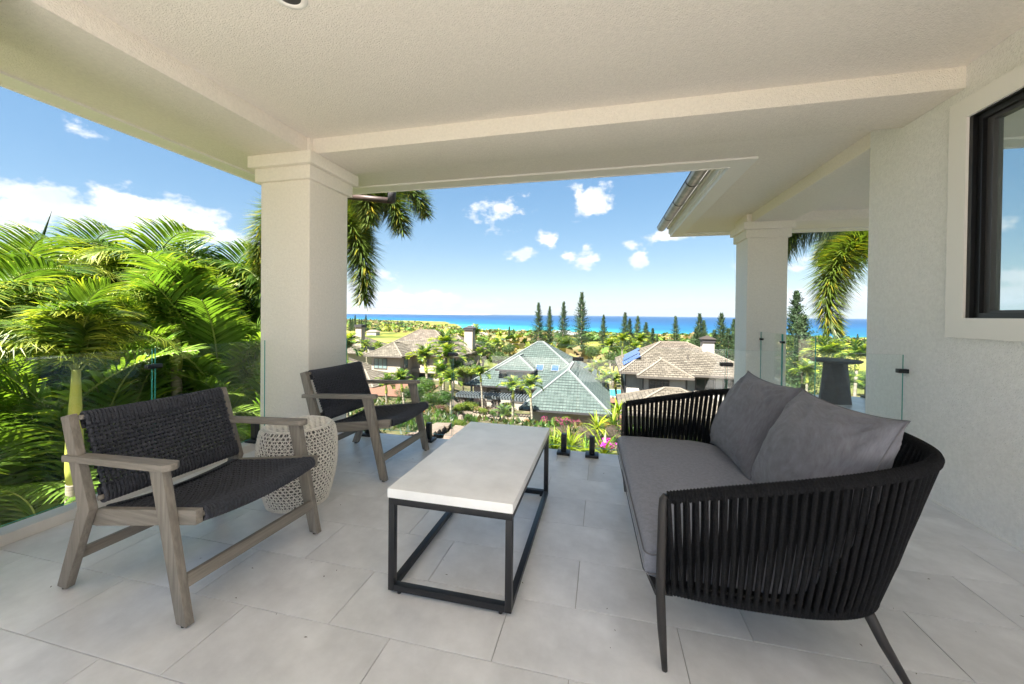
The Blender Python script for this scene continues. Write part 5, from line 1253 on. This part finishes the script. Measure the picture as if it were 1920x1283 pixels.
# cream house
bh = thing('cream_house', 'two-storey cream stucco house with tan tiled hip roofs, left of the green roof', 'house', (-28, 52, GT-.3))
def cream():
    rg, rc, wc = M['roof_tan'], M['ridge_tan'], M['house_cream']
    hip_roof(bh, -35.5, -20.5, 53.5, 64.5, -4.95, -1.45, rg, rc, courses=16, ridge='x', rx=(-30.0, -27.2), inset=5, fas=M['brown_trim'])
    hip_roof(bh, -34.2, -28.0, 49.8, 57.5, -4.95, -3.25, rg, rc, courses=9, ridge='y', inset=3.1, fas=M['brown_trim'])
    hip_roof(bh, -29, -20, 57.0, 65, -4.8, -2.3, rg, rc, courses=13, ridge='x', inset=4, fas=M['brown_trim'])
    walls(bh, -33.4, -28.7, 50.6, 57, -9.8, -5.05, wc); walls(bh, -34.8, -21.2, 54.4, 63.5, -9.8, -5.05, wc); walls(bh, -28, -20.8, 57.8, 64, -9.8, -4.9, wc)
    win(bh, -33.0, -30.8, -6.9, -5.35, 50.6, 3, pm=M['pale_pane']); win(bh, 51.6, 52.8, -6.9, -5.35, -28.7, 2, axis='x', sgn=1, pm=M['pale_pane'])
    win(bh, -27.2, -25.9, -6.7, -5.4, 54.4, 2); win(bh, -24.4, -21.6, -6.9, -5.4, 54.4, 4)
    mb = MB(); mb.box((-28.7, 53.9, -7.75), (-21, 54.39, -7.1)); mb.build('wall_band', M['house_cream'], bh)
    win(bh, -27.6, -25.2, -9.7, -7.95, 54.4, 2); win(bh, -24.3, -22.2, -9.7, -7.95, 54.4, 2)
    hip_roof(bh, -37.5, -27.2, 41.5, 50.4, -8.3+.5, -6.35, rg, rc, courses=11, ridge='x', inset=4.2, fas=M['brown_trim'])
    walls(bh, -36.5, -28.2, 42.5, 50.2, -10, -7.9, M['house_taupe'])
    hip_roof(bh, -43, -36, 43, 56, -7.6, -5.6, rg, rc, courses=9, ridge='y', inset=3.4, fas=M['brown_trim']); walls(bh, -42, -37, 44, 55, -10, -7.7, wc)
    mb = MB(); mb.box((-21.8, 58.5, -5), (-20.4, 59.8, -1.3)); mb.build('chimney', wc, bh)
    mb = MB(); mb.box((-21.95, 58.35, -1.3), (-20.25, 59.95, -.95)); mb.build('chimney_cap', M['dark_trim'], bh)
    mb = MB(); mb.poly([(-22, 58.3, -.94), (-20.1, 58.3, -.94), (-21.05, 59.15, -.55)]); mb.poly([(-20.1, 58.3, -.94), (-20.1, 60, -.94), (-21.05, 59.15, -.55)]); mb.poly([(-22, 60, -.94), (-22, 58.3, -.94), (-21.05, 59.15, -.55)]); mb.build('chimney_roof', M['dark_trim'], bh)
    P = on_y(782, 641, 56.5); mb = MB(); mb.tube([(P.x, P.y, P.z-.5), (P.x, P.y, P.z)], .12, 8); mb.build('vent_pipe', M['dark_trim'], bh)
rel(bh, cream, Vector((28, -52, -GT+.3)))
# neighbour far left with chimney
nb2 = thing('far_left_house', 'grey-roofed house with cream chimney far behind, next to the column', 'house', (-50, 72, -11))
def farleft():
    hip_roof(nb2, -58, -44, 66, 78, -6.6, -3.6, M['roof_tan'], M['ridge_tan'], courses=12, fas=M['brown_trim']); walls(nb2, -57, -45, 67, 77, -12, -6.7, M['house_taupe'])
    P = on_y(672, 612, 66); mb = MB(); mb.box((P.x-.65, 66, -6), (P.x+.65, 67.2, P.z-.2)); mb.build('chimney', M['house_cream'], nb2); mb = MB(); mb.box((P.x-.8, 65.8, P.z-.2), (P.x+.8, 67.4, P.z+.3)); mb.build('chimney_cap', M['dark_trim'], nb2)
rel(nb2, farleft, Vector((50, -72, 11)))
# right house
rh = thing('solar_roof_house', 'pale two-storey house with tan tiled hip roof and blue solar panels', 'house', (6, 40, GT))
def right():
    rg, rc, wc = M['roof_tan'], M['ridge_tan'], M['house_white']
    hip_roof(rh, 1.55, 14.2, 37.4, 49.4, -4.0, -1.45, rg, rc, courses=20, ridge='x', rx=(6.0, 8.45), inset=4, fas=M['brown_trim'])
    hip_roof(rh, 3.05, 7.75, 36.0, 43, -4.1, -2.8, rg, rc, courses=9, ridge='y', inset=2.35, fas=M['brown_trim'])
    walls(rh, 2.2, 13.6, 38.2, 48.7, -10, -4.1, wc); walls(rh, 3.65, 7.2, 36.7, 42, -10, -4.2, wc)
    win(rh, 4.1, 5.85, -5.65, -4.45, 36.7, 3, fm=M['brown_trim']); win(rh, 8.3, 10.0, -5.6, -4.35, 38.2, 2); win(rh, 10.6, 13.4, -5.8, -4.35, 38.2, 4)
    for x_ in (7.22,): mb = MB(); mb.box((x_, 36.65, -10), (x_+.12, 36.8, -4.2)); mb.build('downpipe', M['brown_trim'], rh)
    mb = MB(); mb.box((3.55, 36.62, -10), (3.64, 36.72, -4.2)); mb.build('downpipe', M['dark_trim'], rh)
    mb = MB(); mb.box((2.1, 38.1, -10), (2.195, 38.2, -4.1)); mb.build('downpipe', M['dark_trim'], rh)
    win(rh, 40.5, 43.0, -7.6, -5.4, 2.2, 2, axis='x', sgn=-1); win(rh, 44.5, 46.5, -7.6, -5.4, 2.2, 2, axis='x', sgn=-1); win(rh, 39.0, 40.0, -8.6, -6.6, 2.2, 1, axis='x', sgn=-1)
    mb = MB(); mb.box((2.15, 38.15, -7.2), (3.64, 38.19, -7.0)); mb.build('wall_band', M['brown_trim'], rh)
    # chimney
    mb = MB(); mb.box((9.7, 41.6, -4), (10.75, 42.6, -1.25)); mb.build('chimney', M['house_white'], rh)
    mb = MB(); mb.box((9.62, 41.5, -1.25), (10.83, 42.7, -.95)); mb.build('chimney_cap', M['dark_trim'], rh)
    mb = MB(); A = [(9.5, 41.4), (10.95, 41.4), (10.95, 42.8), (9.5, 42.8)]
    for k in range(4): mb.poly([(*A[k], -.94), (*A[(k+1) % 4], -.94), (10.22, 42.1, -.55)])
    mb.build('chimney_roof', M['roof_tan'], rh)
    P = Vector((8.0, 40.0, -2.75)); mb = MB(); mb.tube([P-Vector((0, 0, .3)), P+Vector((0, 0, .35))], .07, 8); mb.build('vent_pipe', M['brown_trim'], rh)
    # solar panels on the left slope
    sn2 = Vector((-2.55, 0, 4.45)).normalized(); e = Vector((4.45, 0, 2.55)).normalized()
    for y_, f0, n_ in ((38.9+1.1, .12, 3), (42.3, .16, 3), (45.4, .22, 2)):
        for q in range(n_):
            P = Vector((1.55, y_+q*1.02, -4.0))+e*(f0*4.6+1.0)+sn2*.14
            mb = MB(); mb.obox(P-e*.92, P+e*.92, .98, .05, sn2); mb.build('solar_panel', M['solar'], rh)
    # lower roof in front
    hip_roof(rh, 1.3, 9.6, 29.6, 36.2, -5.95, -4.5, rg, rc, courses=9, ridge='x', inset=3.6, fas=M['brown_trim']); walls(rh, 2, 9, 30.4, 36, -9.9, -6.05, wc)
rel(rh, right, Vector((-6, -40, -GT)))
# houses far off among the trees: plain pale roofs
for k, (px, py, Y, w) in enumerate([(700, 622, 300, 9), (790, 631, 240, 9), (905, 628, 420, 16), (1055, 627, 420, 24), (1085, 628, 430, 18), (760, 612, 900, 20), (600+240, 617, 900, 22)]):
    c = on_y(px, py, Y); t_ = thing('far_house', 'tiny pale-roofed house among the far trees near the shore', 'house', c, group='tiny far houses near the shore')
    mb = MB(); mb.box((-w/2, -w/3, -8), (w/2, w/3, 0)); mb.build('wall', M['house_white'], t_); rm = M['ridge_white'] if k % 2 else M['ridge_tan']
    mb = MB(); mb.poly([(-w*.6, -w*.4, 0), (w*.6, -w*.4, 0), (w*.3, 0, w*.18), (-w*.3, 0, w*.18)]); mb.poly([(w*.6, w*.4, 0), (-w*.6, w*.4, 0), (-w*.3, 0, w*.18), (w*.3, 0, w*.18)]); mb.poly([(w*.6, -w*.4, 0), (w*.6, w*.4, 0), (w*.3, 0, w*.18)]); mb.poly([(-w*.6, w*.4, 0), (-w*.6, -w*.4, 0), (-w*.3, 0, w*.18)]); mb.build('roof', rm, t_)
# ------------------------------------------------------------------ Cook pines
PM = [pine_mesh(81), pine_mesh(82, 60, 9), pine_mesh(83, 46, 11)]
def pine(px, top, bottom_ground_Y, label, group=None, wide=1, k=0):
    Y = bottom_ground_Y; c = on_y(px, top, Y); z = ter(c.x, c.y); hgt = c.z-z
    t = thing('cook_pine', label, 'pine tree', (c.x, c.y, z), k*1.7, group); inst('crown', PM[k % 3], t, scale=(hgt*wide, hgt*wide, hgt))
    mb = MB(); mb.tube([(0, 0, -.5), (.01*hgt, 0, hgt*.5), (0, 0, hgt*.99)], [hgt*.013, hgt*.009, hgt*.002], 6); mb.build('trunk', M['trunk'], t, smooth=True)
pl_ = [(1010, 567, 120, 1.0, 'first of the four tall pines above the green roof peak'), (1031, 574, 124, .9, 'second of the four tall pines, slimmer and lower'), (1057, 565, 118, .95, 'third tall pine, reaching down to the golf course edge'), (1091, 547, 105, .95, 'tallest pine of all, right of the green roof peak'), (1132, 590, 118, .95, 'single pine between the tallest one and the close pair'),
       (1172, 585, 118, 1.1, 'left pine of the close pair against the sea'), (1181, 597, 116, 1.1, 'right shorter pine of the close pair against the sea'), (1196, 592, 118, 1.1, 'slim pine right of the close pair'), (1211, 604, 112, 1.35, 'bushy shorter pine left of the solar house ridge'), (1224, 615, 110, 1.3, 'small pine touching the bushy shorter one'), (1232, 628, 110, 1.2, 'smallest pine just above the solar house roof'),
       (1267, 592, 112, 1.0, 'lone pine standing above the solar house ridge'), (1312, 587, 100, 1.1, 'tall pine left of the white chimney'), (1305, 615, 96, 1.3, 'short bushy pine at the foot of the tall one by the chimney'), (1320, 600, 104, 1.1, 'second pine behind the tall one left of the chimney'), (1296, 632, 112, .8, 'tiny pale pine between the ridge and the chimney pines'),
       (1353, 586, 84, 1.15, 'open-branched pine right of the white chimney'), (1340, 618, 82, 1.4, 'bushy green pine right beside the chimney cap'), (1366, 615, 80, 1.4, 'bushy green pine left of the side terrace column'), (1376, 598, 90, 1.0, 'pine half hidden by the side terrace column'),
       (955, 612, 170, 1.0, 'small pine on the golf course, left one of two'), (963, 616, 175, .7, 'thin small pine on the golf course, right one of two'),
       (1494, 545, 62, 1.2, 'large open pine right behind the side terrace column'), (1506, 590, 56, 1.5, 'dense pine beside the large open one'), (1574, 600, 70, 1.2, 'pine behind the hanging foxtail leaves'), (1545, 625, 150, 1.0, 'small pine on the sea line between the foxtail leaves')]
for k, (px, tp_, Y, wd, lab) in enumerate(pl_): pine(px, tp_, Y, lab, wide=wd, k=k)
rk = random.Random(12)
for k in range(16):
    pine(rk.uniform(1535, 1640), rk.uniform(625, 645), rk.uniform(150, 210), 'small distant pine in the row along the sea line, right of the side terrace column', 'distant pines on the sea line at the right', .9, k)
for k in range(18):
    px = 655+k*6.2+rk.uniform(-2, 2); pine(px, rk.uniform(588, 600) if k < 6 else rk.uniform(604, 612), rk.uniform(330, 420) if k < 6 else 700, 'dark distant pine in the line against the sea, right of the big column', 'distant pines on the sea line at the left', 1.1, k)
for k, (px, y_) in enumerate([(728, 602), (731, 604), (746, 601), (750, 603), (753, 604)]): pine(px, y_, 900, 'tiny dark pine in the far clumps before the sea', 'tiny pines in the far clumps', 1.6, k)

# ------------------------------------------------------------------ far woodland: one mass
r = random.Random(99); mb = MB(); cnt = 0
while cnt < 4300:
    Y = 90*math.exp(r.random()**.85*3.45); u = r.uniform(-1.9, .95); x = u*Y
    if u > .02 and Y > 1050: continue
    if Y > 1150-1700*(min(0, u+.12)): continue
    gap = noise.noise(Vector((x*.012, Y*.008, 4.2)))
    if Y < 700 and gap > .02: continue
    if -.10 < u < .03 and 110 < Y < 300: continue
    if -.75 < u < -.45 and 120 < Y < 420 and gap > -.25: continue
    z = ter(x, Y)
    if z < -61: continue
    cnt += 1; s = r.uniform(2.0, 4.2)*(1+Y/900); kcol = r.choice([FG, DARK, DRY, LIME, DRY, FG, DRY]); nq = 30 if Y < 500 else 16
    for q in range(nq):
        v = Vector((r.gauss(0, 1), r.gauss(0, 1), abs(r.gauss(0, .8)))).normalized()*s*r.uniform(.6, 1); v.z *= .8
        P = Vector((x, Y, z+s*.35))+v; a = Vector((r.uniform(-1, 1), r.uniform(-1, 1), r.uniform(-.6, .6))).normalized()*s*.42; b = a.cross(v).normalized()*s*.3
        mb.cur = hsv(kcol[r.randrange(3)], r.uniform(.7, 1.5)); mb.poly([P-a, P+b, P+a*.9, P-b])
tag(mb.build('coastal_woodland', M['leaf_far']), 'far mixed woodland and gardens running down to the shore', 'woodland', kind='stuff')
# ground cover under the near plants
r = random.Random(98); mb = MB(); cnt = 0
while cnt < 9000:
    Y = r.uniform(5.5, 60); u = r.uniform(-1.5, .6); x = u*Y
    if Y > 28 and (-17.5 < x < 14) : 
        if r.random() < .9: continue
    if Y > 38 and x < -17.5: continue
    if 9 < Y < 16 and -.52 < u < -.37: continue
    z = ter(x, Y); cnt += 1; s = r.uniform(.05, .16)*(1+Y/25)
    if -29 < x < -17.6 and 32.5 < Y < 48: continue
    mb.cur = hsv(r.choice(FG+FG+DARK+DRY), r.uniform(.5, 1.2))
    for q in range(3):
        P = Vector((x+r.uniform(-s, s), Y+r.uniform(-s, s), z)); a = Vector((r.uniform(-1, 1), r.uniform(-1, 1), 1)).normalized()*s*1.4; b = Vector((r.uniform(-1, 1), r.uniform(-1, 1), 0))*s*.4; mb.poly([P-b, P+b, P+a])
tag(mb.build('ground_cover', M['leaf']), 'low green ground cover between the garden shrubs', 'ground cover', kind='stuff')

# ------------------------------------------------------------------ sea haze
hz = bpy.data.materials.new('haze'); hz.use_nodes = True; t = hz.node_tree; t.nodes.clear()
vo = N(t, 'ShaderNodeVolumePrincipled'); vo.inputs['Color'].default_value = (.62, .78, 1, 1); vo.inputs['Density'].default_value = 1.3e-5; vo.inputs['Anisotropy'].default_value = .3
out = N(t, 'ShaderNodeOutputMaterial'); t.links.new(vo.outputs[0], out.inputs['Volume'])
mb = MB(); mb.box((-61000, -400, -70), (61000, 61000, 1000)); tag(mb.build('haze', hz), 'thin pale blue sea haze over the whole coast', 'haze', kind='stuff')
